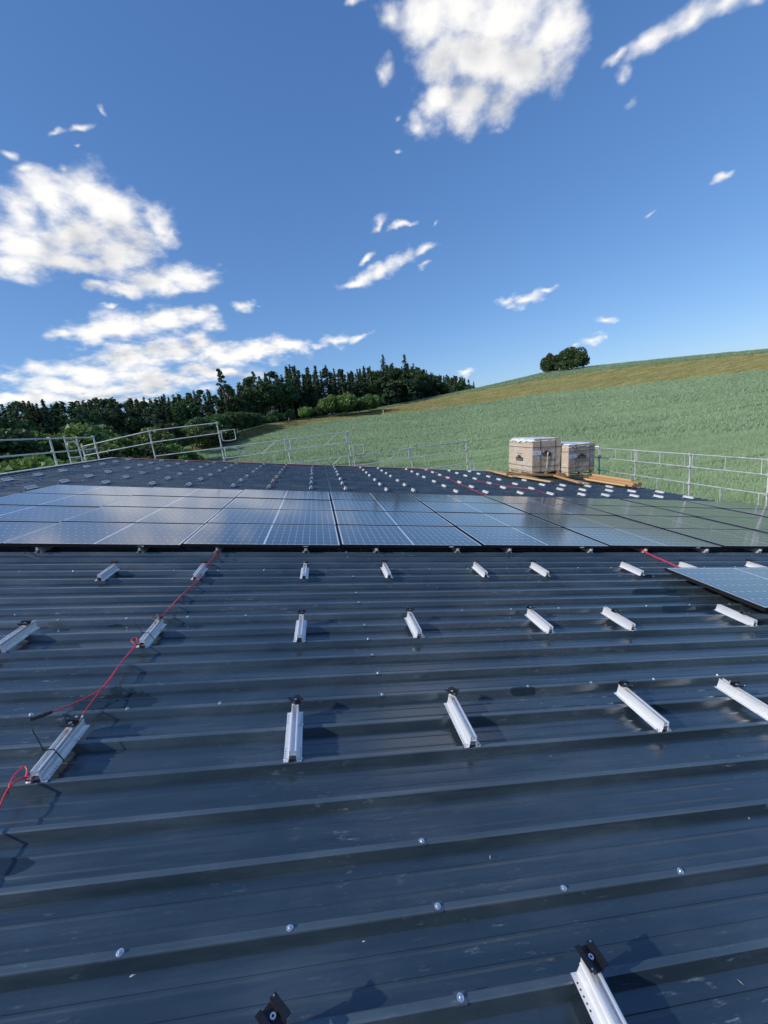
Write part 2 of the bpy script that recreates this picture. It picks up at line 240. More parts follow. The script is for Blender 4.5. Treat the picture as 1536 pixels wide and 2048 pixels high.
def leaf_material(name, color, var=.35, trans=.3, hue=.02, nscale=.25):
    m = bpy.data.materials.new(name); m.use_nodes = True; N, L = m.node_tree.nodes, m.node_tree.links
    N.remove(N['Principled BSDF']); out = N['Material Output']
    g = N.new('ShaderNodeNewGeometry'); oi = N.new('ShaderNodeObjectInfo')
    n = N.new('ShaderNodeTexNoise'); n.inputs['Scale'].default_value = nscale; n.inputs['Detail'].default_value = 3; L.new(g.outputs['Position'], n.inputs['Vector'])
    a = math_node(N, L, 'MULTIPLY_ADD', g.outputs['Random Per Island'], var*1.1, 1-var*.55)
    a = math_node(N, L, 'MULTIPLY', a, math_node(N, L, 'MULTIPLY_ADD', n.outputs['Fac'], var*2.2, 1-var*1.1))
    a = math_node(N, L, 'MULTIPLY', a, math_node(N, L, 'MULTIPLY_ADD', oi.outputs['Random'], .5, .75))
    h = N.new('ShaderNodeHueSaturation'); h.inputs['Color'].default_value = (*color, 1); L.new(a, h.inputs['Value'])
    L.new(math_node(N, L, 'MULTIPLY_ADD', oi.outputs['Random'], hue*2, .5-hue), h.inputs['Hue'])
    d = N.new('ShaderNodeBsdfDiffuse'); t = N.new('ShaderNodeBsdfTranslucent'); gl = N.new('ShaderNodeBsdfGlossy'); gl.inputs['Roughness'].default_value = .5
    L.new(h.outputs[0], d.inputs['Color']); L.new(h.outputs[0], t.inputs['Color']); gl.inputs['Color'].default_value = (.8, .85, .9, 1)
    s = N.new('ShaderNodeMixShader'); s.inputs[0].default_value = trans; L.new(d.outputs[0], s.inputs[1]); L.new(t.outputs[0], s.inputs[2])
    s2 = N.new('ShaderNodeMixShader'); s2.inputs[0].default_value = .03; L.new(s.outputs[0], s2.inputs[1]); L.new(gl.outputs[0], s2.inputs[2])
    L.new(s2.outputs[0], out.inputs['Surface']); return m

# ------------------------------------------------------------------ terrain
AZK = [-180, -60, -30, -18, -10, -6, 0, 9, 15, 22, 30, 36, 43, 51, 60, 90, 180]
R1K = [150, 120, 95, 95, 112, 122, 135, 150, 158, 165, 170, 170, 170, 168, 160, 150, 150]
E1K = [-2, -2, -1.6, -1.05, -.3, .4, 1.0, .9, .75, .8, 1.0, .75, .6, .5, .3, -.5, -2]
D2K = [10, 6, 2, 3, 6, 8, 10, 18, 28, 33, 35, 35, 35, 32, 30, 20, 10]
E2K = [-1.6, -1.6, -1.3, -.85, .6, 1.3, 1.27, 1.57, 1.95, 2.3, 2.6, 2.66, 2.35, 1.92, 1.4, .2, -1.6]
R3K = [260, 260, 260, 260, 260, 260, 200, 190, 215, 240, 240, 240, 238, 232, 220, 230, 260]
E3K = [-.6, -.6, -.2, .2, 1.2, 1.6, 1.8, 1.85, 2.2, 2.7, 3.5, 3.33, 2.95, 2.34, 1.7, .6, -.6]
CROP = .62                                  # height of the standing wheat
def terrain_keys(az):
    az = np.asarray(az, float); i = lambda k: np.interp(az, AZK, k)
    r1 = i(R1K); z1 = CAM.z + r1*np.tan(np.radians(i(E1K))) - CROP
    r2 = r1 + i(D2K); z2 = CAM.z + r2*np.tan(np.radians(i(E2K)))
    r3 = np.maximum(i(R3K), r2+8); z3 = CAM.z + r3*np.tan(np.radians(i(E3K))) - CROP
    return r1, z1, r2, z2, r3, z3
def ground(az, r):
    az = np.asarray(az, float); r = np.asarray(r, float); r1, z1, r2, z2, r3, z3 = terrain_keys(az)
    t = np.clip((r-24)/(r1-24), 0, 1); za = z1*(t*.82 + .18*t*t)
    zb = z1 + (z2-z1)*np.clip((r-r1)/(r2-r1), 0, 1)
    zc = z2 + (z3-z2)*np.clip((r-r2)/(r3-r2), 0, 1)
    zd = z3 - 16*np.clip((r-r3)/180, 0, 1)**1.4
    z = np.where(r < r1, za, np.where(r < r2, zb, np.where(r < r3, zc, zd)))
    return z
def pol(az, r, z=None):
    a = np.radians(az); zz = ground(az, r) if z is None else z
    return Vector((CAM.x + r*math.sin(a), r*math.cos(a), float(zz)))
def soil_material(name, c1, c2, scale, stretch=(1, 1, 1), bump=.6):
    m = bpy.data.materials.new(name); m.use_nodes = True; N, L = m.node_tree.nodes, m.node_tree.links; b = N['Principled BSDF']
    b.inputs['Roughness'].default_value = .9; b.inputs['Specular IOR Level'].default_value = .1
    g = N.new('ShaderNodeNewGeometry'); mp = N.new('ShaderNodeMapping'); L.new(g.outputs['Position'], mp.inputs['Vector']); mp.inputs['Scale'].default_value = stretch
    mp.inputs['Rotation'].default_value = (0, 0, math.radians(8))
    n = N.new('ShaderNodeTexNoise'); n.inputs['Scale'].default_value = scale; n.inputs['Detail'].default_value = 8; n.inputs['Roughness'].default_value = .65; L.new(mp.outputs[0], n.inputs['Vector'])
    cr = N.new('ShaderNodeValToRGB'); L.new(n.outputs['Fac'], cr.inputs['Fac']); cr.color_ramp.elements[0].position = .35; cr.color_ramp.elements[1].position = .65
    cr.color_ramp.elements[0].color = (*c1, 1); cr.color_ramp.elements[1].color = (*c2, 1); L.new(cr.outputs[0], b.inputs['Base Color'])
    bp = N.new('ShaderNodeBump'); bp.inputs['Strength'].default_value = bump; bp.inputs['Distance'].default_value = .3; L.new(n.outputs['Fac'], bp.inputs['Height']); L.new(bp.outputs[0], b.inputs['Normal'])
    return m
M_soil = soil_material('field_soil', (.10, .16, .085), (.15, .22, .13), .8)
M_verge = soil_material('dry_grass', (.16, .18, .055), (.36, .32, .14), .35, (.35, 1.6, 1))
M_meadow = soil_material('meadow', (.05, .09, .025), (.09, .13, .04), .5)
azs = np.concatenate([np.arange(-180, -60, 6), np.arange(-60, 76, 1.5), np.arange(76, 181, 6)]).astype(float)
azs[-1] = 180.0
def zone(name, rf, mat, offz=0.0):
    """a sheet of the land: rf(az) gives the list of radii"""
    V, F = [], []; k = None
    for az in azs:
        rr = rf(az); k = len(rr)
        for r in rr:
            p = pol(az, r); V.append((p.x, p.y, p.z+offz))
    for i in range(len(azs)-1):
        for j in range(k-1):
            a = i*k+j; F.append((a, a+1, a+k+1, a+k))
    me = bpy.data.meshes.new(name); me.from_pydata(V, [], F); me.materials.append(mat)
    me.polygons.foreach_set('use_smooth', [True]*len(me.polygons)); me.update()
    return tag(obj(name, me), kind='structure')
K = lambda az: [float(x) for x in terrain_keys(az)]
zone('ground', lambda az: [0.01, 10, 23.9] + list(np.linspace(24, K(az)[0], 26)), M_soil)
zone('grass_strip', lambda az: list(np.linspace(K(az)[0], K(az)[2]+.4, 8)), M_verge, .004)
zone('upper_field', lambda az: list(np.linspace(K(az)[2]+.39, K(az)[4], 8)), M_soil, .008)
zone('far_hill', lambda az: [K(az)[4]-.02] + [K(az)[4]+d for d in (20, 50, 90, 130, 180, 500, 1500, 4000)], M_meadow, .004)

# ------------------------------------------------------------------ the hall and its ribbed roof
U0, U1 = -7.1, 10.8
VK = lambda k: .951 + .20703*k
hall = roof_root('hall', 0, 0, 0)
tag(hall, 'large hall with shallow anthracite trapezoidal metal roof under the solar panels', 'building')
def roof_material():
    m = bpy.data.materials.new('coated_steel'); m.use_nodes = True; N, L = m.node_tree.nodes, m.node_tree.links; b = N['Principled BSDF']
    tcn = N.new('ShaderNodeTexCoord'); tcn.object = hall
    P = tcn.outputs['Object']
    def noise(scale, stretch, detail=5, rough=.55):
        mp = N.new('ShaderNodeMapping'); L.new(P, mp.inputs['Vector']); mp.inputs['Scale'].default_value = stretch
        n = N.new('ShaderNodeTexNoise'); n.inputs['Scale'].default_value = scale; n.inputs['Detail'].default_value = detail; n.inputs['Roughness'].default_value = rough
        L.new(mp.outputs[0], n.inputs['Vector']); return n.outputs['Fac']
    # dust film: streaks along the ribs plus smeared patches
    st = noise(3.0, (.5, 7, 3), 6, .65); sm = noise(1.3, (1, 1.6, 1), 7, .6); fn = noise(60, (1, 1, 1), 3)
    dust = math_node(N, L, 'MULTIPLY', math_node(N, L, 'MULTIPLY_ADD', st, 3.2, -1.05, True), math_node(N, L, 'MULTIPLY_ADD', sm, 3.2, -1.1, True))
    # scuffs: short bright chalky marks
    sc = noise(26, (.45, 2.2, 1), 8, .75); scm = noise(.9, (1, 1.3, 1), 3)
    scuff = math_node(N, L, 'MULTIPLY', math_node(N, L, 'MULTIPLY_ADD', sc, 9, -5.25, True), math_node(N, L, 'MULTIPLY_ADD', scm, 5, -2.3, True))
    vo = N.new('ShaderNodeTexVoronoi'); vo.inputs['Scale'].default_value = 6.5; vo.inputs['Randomness'].default_value = 1; L.new(P, vo.inputs['Vector'])
    vs = N.new('ShaderNodeSeparateColor'); L.new(vo.outputs['Color'], vs.inputs[0])
    speck = math_node(N, L, 'MULTIPLY', math_node(N, L, 'LESS_THAN', vo.outputs['Distance'], math_node(N, L, 'MULTIPLY_ADD', vs.outputs[1], .022, .006)), math_node(N, L, 'LESS_THAN', vs.outputs[0], .45))
    # damp patches left by the morning's dew; plain dark ones by the loose panel
    sep = N.new('ShaderNodeSeparateXYZ'); L.new(P, sep.inputs[0]); wob = noise(9, (1, 1, 1), 5, .7); damp_dark = None
    for (u, v, ru, rv) in [(-.97, 2.098, .20, .085), (1.19, 1.977, .075, .022), (-1.36, 2.988, .055, .02), (-.29, 4.115, .12, .025),
                           (-.98, 1.27, .10, .03),
                           (3.7, 2.75, .12, .06), (3.3, 3.0, .25, .09), (3.35, 3.35, .3, .12), (-1.55, 2.7, .12, .06)]:
        a = math_node(N, L, 'MULTIPLY_ADD', sep.outputs['X'], 1/ru, -u/ru); c = math_node(N, L, 'MULTIPLY_ADD', sep.outputs['Y'], 1/rv, -v/rv)
        q = math_node(N, L, 'MULTIPLY_ADD', c, c, math_node(N, L, 'MULTIPLY', a, a))
        damp_dark = q if damp_dark is None else math_node(N, L, 'MINIMUM', damp_dark, q)
    damp_dark = math_node(N, L, 'MULTIPLY_ADD', math_node(N, L, 'ADD', damp_dark, math_node(N, L, 'MULTIPLY_ADD', wob, 2.8, -1.4)), -7, 7.2, True)
    dry = math_node(N, L, 'MULTIPLY_ADD', damp_dark, -.85, 1.0)
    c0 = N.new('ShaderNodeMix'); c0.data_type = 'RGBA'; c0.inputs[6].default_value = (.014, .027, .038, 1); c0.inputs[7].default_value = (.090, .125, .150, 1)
    rib_pale = math_node(N, L, 'MULTIPLY', math_node(N, L, 'GREATER_THAN', sep.outputs['Z'], -.0035), math_node(N, L, 'MULTIPLY_ADD', sm, 1.6, -.1, True))   # rib tops set paler, unevenly
    L.new(math_node(N, L, 'MULTIPLY', math_node(N, L, 'ADD', math_node(N, L, 'MULTIPLY_ADD', dust, .55, .05), math_node(N, L, 'MULTIPLY', rib_pale, .55)), dry), c0.inputs['Factor'])
    c1 = N.new('ShaderNodeMix'); c1.data_type = 'RGBA'; L.new(c0.outputs[2], c1.inputs[6]); c1.inputs[7].default_value = (.30, .33, .38, 1)
    L.new(math_node(N, L, 'MULTIPLY', scuff, math_node(N, L, 'MULTIPLY', dry, .85)), c1.inputs['Factor'])
    c2 = N.new('ShaderNodeMix'); c2.data_type = 'RGBA'; L.new(c1.outputs[2], c2.inputs[6]); c2.inputs[7].default_value = (.6, .6, .57, 1); L.new(speck, c2.inputs['Factor'])
    L.new(c2.outputs[2], b.inputs['Base Color'])
    r = math_node(N, L, 'MULTIPLY_ADD', dust, .14, .18); r = math_node(N, L, 'MULTIPLY_ADD', fn, .05, r)
    r = math_node(N, L, 'MULTIPLY', r, math_node(N, L, 'MULTIPLY_ADD', damp_dark, -.55, 1.0)); L.new(r, b.inputs['Roughness'])
    L.new(math_node(N, L, 'MULTIPLY_ADD', damp_dark, -.6, 1.0), b.inputs['Specular IOR Level']); b.inputs['IOR'].default_value = 1.62
    # oil-canning of the thin sheet and orange peel of the coating
    oc = noise(1.6, (.45, 3.2, 1), 2); bp = N.new('ShaderNodeBump'); bp.inputs['Strength'].default_value = .55; bp.inputs['Distance'].default_value = .012; L.new(oc, bp.inputs['Height'])
    b2 = N.new('ShaderNodeBump'); b2.inputs['Strength'].default_value = .10; b2.inputs['Distance'].default_value = .001; L.new(noise(240, (1, 1, 1), 2), b2.inputs['Height']); L.new(bp.outputs[0], b2.inputs['Normal'])
    L.new(b2.outputs[0], b.inputs['Normal']); return m
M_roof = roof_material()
M_alu = material('mill_aluminium', (.84, .85, .86), .38, .58, .10, 14, .12, 60, stretch=(1, .08, 1), rvar=.10)
M_galv = material('galvanised_steel', (.54, .57, .58), .45, .40, .28, 5, 0, rvar=.1)
M_zinc = material('zinc_screw', (.78, .80, .82), .28, .9, .1, 60)
M_black = material('black_anodised', (.012, .012, .014), .38, 0, .3, 30, spec=.55)
M_rubber = material('black_plastic', (.015, .015, .016), .5, 0)
M_wall = material('wall_panel', (.42, .43, .42), .5, 0, .1, 1)
M_red = material('red_cable', (.62, .035, .055), .42, 0, .12, 20, coat=.15)
CH = .0022
def rib_profile(v, lift=0.0, tail=False):
    p = [(v-.0165, -.035), (v-.0165+.0012, -.0322), (v-CH*.5, -CH*1.1), (v+CH, 0), (v+.020-CH, 0), (v+.020+CH*.5, -CH*1.1), (v+.0365-.0012, -.0322), (v+.0365, -.035)]
    if not tail:
        for c in (.0775, .1395): p += [(v+c-.0075, -.035), (v+c-.003, -.0318), (v+c+.003, -.0318), (v+c+.0075, -.035)]
    return [(a, n+lift) for a, n in p]
def sheet(s):
    k0 = 5*s; prof = [(VK(k0)-.045, -.0352), (VK(k0)-.020, -.0352)]
    n_r = 5 if s < 14 else 4
    for k in range(k0, k0+n_r): prof += rib_profile(VK(k))
    prof += rib_profile(VK(k0+n_r), .0022, True)
    prof += [(VK(k0+n_r)+.046, -.0322)]
    us = np.linspace(U0, U1, 10); V = []; F = []
    rs = random.Random(s)
    for i, u in enumerate(us):
        for (v, n) in prof: V.append((u, v, n + 0.0))
    m = len(prof)
    for i in range(len(us)-1):
        for j in range(m-1): F.append((i*m+j, (i+1)*m+j, (i+1)*m+j+1, i*m+j+1))
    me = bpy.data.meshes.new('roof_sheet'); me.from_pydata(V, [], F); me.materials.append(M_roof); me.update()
    return obj('roof_sheet', me, hall)
SHEETS = {s: sheet(s) for s in range(-9, 15)}
VF = VK(74)+.05; VN = VK(-45)-.05
# screw with washer: dished washer and hexagon head
sm = MB(); prof = [(.0098, 0), (.0098, .0012), (.0062, .0028), (.0046, .003), (.0044, .0078), (.0028, .0086)]
P = []; n = 12
for (r, z) in prof: P += [(r*math.cos(2*math.pi*k/n), r*math.sin(2*math.pi*k/n), z) for k in range(n)]
Fs = [(i*n+k, i*n+(k+1) % n, (i+1)*n+(k+1) % n, (i+1)*n+k) for i in range(len(prof)-1) for k in range(n)] + [tuple((len(prof)-1)*n+k for k in range(n))]
sm.add(P, Fs); ME_screw = sm.mesh('screw', M_zinc)
saddle = MB().box((0, 0, .0006), (.03, .026, .0012)).box((0, -.0135, -.006), (.03, .0015, .012)).mesh('washer_saddle', M_roof)
screws = []
rj = random.Random(5)
for s in range(-9, 15):
    v = VK(5*s)+.010
    for i in range(-17, 27):
        u = -.048 + .4235*i + rj.uniform(-.02, .02)
        if U0+.05 < u < U1-.05 and abs(u-.386) > .1: screws.append((u, v+rj.uniform(-.003, .003), .0024, s))
for k in range(-45, 74):
    if rj.random() < .66: screws.append((.386+rj.uniform(-.006, .006), VK(k)+.010, .0024 if k % 5 == 0 else .0002, max(-9, k//5)))
def seen(u, v, n):
    p = W(u, v, n); return in_view(p) and not (4.62 < v < 8.95 and -4.85 < u < 10.7)
screws.sort(key=lambda q: (not seen(*q[:3]), (W(*q[:3])-CAM).length))
rest = MB()
for i, (u, v, n, s) in enumerate(screws):
    if i < 300:
        o = obj('screw', ME_screw, SHEETS[min(14, s)], (u, v, n), (rj.uniform(-.1, .1), rj.uniform(-.1, .1), rj.uniform(0, 1)))
        if abs(u-.386) < .02 and v < 4.5: obj('washer_saddle', saddle, SHEETS[min(14, s)], (u, v, n-.0004))
    else:
        rest.add([Vector(p)+Vector((u, v, n)) for p in P], Fs)
tag(rest.build('far_screws', M_zinc, hall), kind='stuff')
# edge trims
def strip_u(name, prof, u0, u1, mat):       # profile in (v, n) swept along u
    n = len(prof); V = [(u0, a, b) for a, b in prof] + [(u1, a, b) for a, b in prof]
    F = [(i, (i+1) % n, n+(i+1) % n, n+i) for i in range(n)] + [tuple(range(n-1, -1, -1)), tuple(range(n, 2*n))]
    return MB().add(V, F).build(name, mat, hall)
strip_u('verge_flashing', [(VF-.012, -.15), (VF-.012, .02), (VF-.06, .02), (VF-.06, .024), (VF+.075, .028), (VF+.075, -.15)], U0-.05, U1+.02, M_galv)
strip_u('verge_flashing', [(VN-.06, -.15), (VN-.06, .02), (VN+.06, .02), (VN+.06, .016), (VN-.056, .016), (VN-.056, -.15)], U0-.05, U1+.02, M_galv)
MB().prism_y([(U0-.06, -.12), (U0-.06, .032), (U0+.07, .03), (U0+.07, .026), (U0-.012, .024), (U0-.012, -.12)], VN-.06, VF+.074, ).build('ridge_flashing', M_galv, hall)
gut = [(U1-.01, -.045)] + [(U1+.075+.075*math.cos(a), -.05+.075*math.sin(a)) for a in np.linspace(math.pi, 2*math.pi, 9)] + [(U1+.156, -.035), (U1+.144, -.035), (U1+.144, -.05)]
gut += [(U1+.075+.069*math.cos(a), -.05+.069*math.sin(a)) for a in np.linspace(2*math.pi, math.pi, 9)]
MB().prism_y(gut, VN-.06, VF+.07).build('gutter', M_galv, hall)
# walls below (world box taken into the roof's frame)
R3 = Matrix.Rotation(PITCH, 3, 'Y').transposed()
def loc(x, y, z): return R3 @ (Vector((x, y, z)) - Vector((0, 0, ZR)))
x0, x1, y0, y1 = U0*CP+.35, U1*CP-.3, VN+.2, VF-.2
zt = lambda x: ZR - x*math.tan(PITCH) - .22
for nm, (a, b) in {'left': ((x0, y0), (x0, y1)), 'far': ((x0, y1), (x1, y1)), 'right': ((x1, y1), (x1, y0)), 'near': ((x1, y0), (x0, y0))}.items():
    d = Vector((b[0]-a[0], b[1]-a[1], 0)).normalized(); q = Vector((-d.y, d.x, 0))*.1
    V = [(*a, -.3), (*b, -.3), (*b, zt(b[0])), (*a, zt(a[0]))]; V = [Vector(p) for p in V]; V = V + [p-q for p in V]
    MB().add([loc(*p) for p in V], [(0, 1, 2, 3), (7, 6, 5, 4), (0, 4, 5, 1), (1, 5, 6, 2), (2, 6, 7, 3), (3, 7, 4, 0)]).build('wall', M_wall, hall)

# ------------------------------------------------------------------ solar panels
PW, PH, PT, PN = 1.715, 1.040, .035, .066     # width, height, frame depth, underside above the rib tops
M_cell = material('silicon_cell', (.008, .013, .032), .28, 0, .25, 3, coat=1.0, spec=.3)
M_back = material('white_backsheet', (.80, .83, .86), .4, 0, .05, 3, coat=1.0, spec=.3)
for _m in (M_cell, M_back): _m.node_tree.nodes['Principled BSDF'].inputs['Coat Roughness'].default_value = .11; _m.node_tree.nodes['Principled BSDF'].inputs['Coat IOR'].default_value = 1.9
M_frame = material('panel_frame', (.014, .014, .016), .3, .2, 0, spec=.5)
M_sticker = material('white_sticker', (.75, .76, .76), .4)
fr = MB(); t = .011
for (c, d) in [((PW/2, t/2, PT/2), (PW, t, PT)), ((PW/2, PH-t/2, PT/2), (PW, t, PT)), ((t/2, PH/2, PT/2), (t, PH-2*t, PT)), ((PW-t/2, PH/2, PT/2), (t, PH-2*t, PT))]: fr.box(c, d, bev=.0012)
ME_frame = fr.mesh('frame', M_frame)
ME_back = MB().box((PW/2, PH/2, PT-.004), (PW-2*t, PH-2*t, .005)).mesh('laminate', M_back)
CWD, CHT, CG = .0826, .1655, .0029
def cell_at(mb, x, y, z=0.0, w=CWD-CG, h=CHT-CG, c=.0105):
    mb.add([(x-w/2, y-h/2+c, z), (x-w/2+c, y-h/2, z), (x+w/2-c, y-h/2, z), (x+w/2, y-h/2+c, z), (x+w/2, y+h/2-c, z), (x+w/2-c, y+h/2, z), (x-w/2+c, y+h/2, z), (x-w/2, y+h/2-c, z)], [tuple(range(8))])
cells = MB(); CELLS = []
for i in range(20):
    for j in range(6):
        x = PW/2 + (i-9.5)*CWD + (.008 if i > 9 else -.008); y = PH/2 + (j-2.5)*CHT; CELLS.append((x, y)); cell_at(cells, x, y, PT-.0008)
ME_cells = cells.mesh('cells', M_cell)
one = MB(); cell_at(one, 0, 0); ME_cell = one.mesh('solar_cell', M_cell)
ME_stick = MB().box((PW*.77, -.0008, .017), (.055, .0012, .009)).mesh('sticker', M_sticker)
UP = [-4.87+1.73*i for i in range(10)]; VP = [4.66+1.055*j for j in range(4)]
ROWN = ['front row', 'second row', 'third row', 'back row']
leads = {(1, 0): [(-2.92, 4.70), (-2.88, 4.60), (-2.74, 4.515), (-2.60, 4.464), (-2.50, 4.481)], (2, 0): [(-1.06, 4.70), (-1.0, 4.56), (-.93, 4.50), (-.816, 4.458), (-.76, 4.47)],
         (3, 0): [(.74, 4.70), (.76, 4.56), (.811, 4.51), (.86, 4.48), (.90, 4.471)], (4, 0): [(2.36, 4.70), (2.37, 4.58), (2.33, 4.52)]}
def lead_mesh(pts, base):
    m = MB(); q = [Vector((u-base[0], v-base[1], (.03 if i == 0 else -.02) - base[2] + .02*math.sin(i))) for i, (u, v) in enumerate(pts)]
    m.tube(q, .0035, 6); d = (q[-1]-q[-2]).normalized(); m.tube([q[-1], q[-1]+d*.05, q[-1]+d*.052, q[-1]+d*.08], [.008, .008, .006, .006], 8); return m
for j, v in enumerate(VP):
    cols = [i for i in range(9) if any(in_view(W(UP[i]+a*PW, v+b*PH, PN+PT)) for a in (0, .25, .5, .75, 1) for b in (0, .5, 1))]
    for i in cols:
        du, dv = rj.uniform(-.003, .003), rj.uniform(-.003, .003)
        r = roof_root('solar_panel', UP[i]+.0075+du, v+dv, PN+rj.uniform(-.001, .001)); k = cols.index(i)+1
        r.matrix_world = r.matrix_world @ Matrix.Rotation(rj.uniform(-.0035, .0035)-.004, 4, 'X') @ Matrix.Rotation(rj.uniform(-.002, .002)+.006, 4, 'Y')
        which = ORD[k] + ' from left' if k < len(cols) else 'last on the right'
        if k == 1: which = 'first on the left'
        tag(r, f'black framed solar panel, {which} in the {ROWN[j]} of the mounted array', 'solar panel', 'solar panels mounted on the roof')
        obj('frame', ME_frame, r); obj('laminate', ME_back, r); tag(obj('cells', ME_cells, r), kind='stuff')
        if j == 0:
            obj('sticker', ME_stick, r)
            if (i, 0) in leads: lead_mesh(leads[(i, 0)], (UP[i]+.0075+du, v+dv, PN)).build('connector_lead', M_rubber, r, True)
lp = roof_root('solar_panel', 3.74, 2.718, .0705, math.radians(-.2))
tag(lp, 'loose solar panel lying alone on the rails in front of the mounted array', 'solar panel')
obj('frame', ME_frame, lp); obj('laminate', ME_back, lp)
for (x, y) in CELLS: obj('solar_cell', ME_cell, lp, (x, y, PT-.0008))

# ------------------------------------------------------------------ mounting rails with clamps
RL = .32
half = [(.0455, 0), (.0455, .0024), (.0245, .0032), (.0185, .030), (.0205, .0325), (.0205, .0365), (.0175, .039), (.0175, .0545), (.0195, .057), (.0195, .061), (.0150, .0625), (.0095, .061), (.0095, .0575), (.0130, .055),
        (.0130, .040), (0, .040), (0, .038), (.0150, .0365), (.0205, .0025), (.0205, 0)]
half = [(x*.84, z*.86) for x, z in half]
rm = MB(); rm.prism_y(half, 0, RL); rm.prism_y([(-x, z) for x, z in reversed(half)], 0, RL); ME_rail = rm.mesh('rail_body', M_alu)
hm = MB(); cyl = lambda mb, x, y, z, r, h, n=10: mb.tube([(x, y, z), (x, y, z+h)], r, n)
for sx in (-1, 1):
    for e in (0, 1):
        for q in range(5): cyl(hm, sx*.0325, .022+q*.0135+.03*0 if e == 0 else RL-.022-q*.0135, .0016, .0026, .0009, 8)
ME_holes = hm.mesh('screw_holes', M_rubber)
bs = [(-.0315, .013), (.0315, .013), (.0315, RL-.095), (-.0315, RL-.095)]
cm = MB().box((0, 0, .030), (.030, .070, .003)).box((-.0165, 0, .036), (.003, .070, .015)).box((.0165, 0, .036), (.003, .070, .015)).box((-.026, 0, .0425), (.018, .070, .003)).box((.026, 0, .0425), (.018, .070, .003))
ME_clamp = cm.mesh('clamp', M_black)
st = MB().box((0, 0, .012), (.019, .022, .034)).box((0, 0, -.004), (.026, .024, .005)); ME_stem = st.mesh('clamp_stem', M_alu)
bl = MB(); cyl(bl, 0, 0, .0315, .0085, .008, 12); cyl(bl, 0, 0, .0395, .004, -.003, 6); ME_bolt = bl.mesh('bolt', M_zinc)
pg = MB(); cyl(pg, -.026, -.030, .044, .003, .002, 6); cyl(pg, .026, .030, .044, .003, .002, 6); ME_peg = pg.mesh('pins', M_zinc)
def rail(u, v, label, group, detail=2, cv=None, ang=None, clamp=True):
    r = roof_root('mounting_rail', u+rj.uniform(-.006, .006), v, .0026, rj.uniform(-.02, .02))
    tag(r, label, 'mounting rail', group)
    obj('rail_body', ME_rail, r)
    if detail > 1:
        tag(obj('screw_holes', ME_holes, r), kind='stuff')
        for (x, y) in bs[:2] + bs[2:3]: obj('screw', ME_screw, r, (x, y, .0024))
    if clamp:
        a = ang if ang is not None else rj.choice((1.57, 1.5, 1.2, .6, 1.57, 1.9))
        y = cv if cv is not None else RL-.012
        c = obj('clamp', ME_clamp, r, (0, y, .035), (0, 0, a)); c.scale = (.82, .82, 1)
        if detail > 0: obj('clamp_stem', ME_stem, r, (0, y, .034), (0, 0, 0))
        if detail > 0: obj('bolt', ME_bolt, c)
        if detail > 1: obj('pins', ME_peg, c)
    return r
UR = [-6.40, -5.32, -4.50, -3.56, -2.79, -1.83, -1.04, -.075, .735, 1.738, 2.41, 3.52, 4.31, 5.25, 6.10, 7.0, 7.70, 8.57, 9.33, 10.27]
FRONT = [(4.665, 'row under the front panel edge'), (3.80, 'first free row before the panels'), (2.60, 'second free row before the panels'), (1.571, 'third free row before the panels'), (.440, 'nearest row at the bottom')]
SPEC = {(1.571, -1.04): (RL-.075, 1.45), (1.571, -.075): (RL+.0, .55), (1.571, .735): (RL-.005, .8), (1.571, 1.738): (RL-.03, 1.4), (1.571, 2.41): (.23, 1.5), (.440, .735): (RL-.015, .18), (.440, -.075): (RL-.02, .75),
        (2.60, 2.41): (.20, 1.57), (2.60, 3.52): (.10, 1.57), (2.60, -1.83): (.24, 1.57), (2.60, -1.04): (.27, 1.1)}
for v, nm in FRONT:
    vis = []
    for u in UR:
        if v < 4 and u < -1.9: continue
        if v < 4.2 and v > 2.4 and 3.6 < u < 5.46 and v < 3.5: continue      # under the loose panel
        if any(in_view(W(u, v+s, .06)) for s in (0, .32)): vis.append(u)
    for k, u in enumerate(vis):
        lab = f'silver mounting rail, {ORD[k+1]} from the left in the {nm}'
        if len(vis) == k+1 and k: lab = f'silver mounting rail, last on the right in the {nm}'
        cv, an = SPEC.get((v, u), (None, None))
        if v > 4.6: cv, an = -.012, 1.57
        rail(u, v, lab, 'short mounting rails in front of the solar panels', 2 if v < 3.5 else 1, cv, an)
BACK = [9.80, 10.80, 11.79, 12.95, 13.84, 14.74, 15.70]
BN = ['first row behind the panels', 'second row behind the panels', 'third row behind the panels', 'fourth row behind the panels', 'fifth row behind the panels', 'sixth row behind the panels', 'farthest row along the roof edge']
PALLETS = lambda u, v: (u > 6.6 and v > 12.3 and not (u < 7.2 and v < 13))
for v, nm in zip(BACK, BN):
    vis = [u for u in UR if in_view(W(u, v, .03)) and not PALLETS(u, v)]
    for k, u in enumerate(vis):
        lab = f'silver mounting rail, {ORD[k+1]} from the left in the {nm}'
        rail(u, v, lab, 'short mounting rails behind the solar panels', 1 if v < 11 else 0)
for (u, v, lab) in [(-5.36, 8.78, 'silver mounting rail just left of the back row of solar panels'), (-5.36, 7.75, 'silver mounting rail just left of the third row of solar panels, at the picture edge')]:
    if in_view(W(u, v+.1, .05)): rail(u, v, lab, 'short mounting rails left of the solar panels', 1)

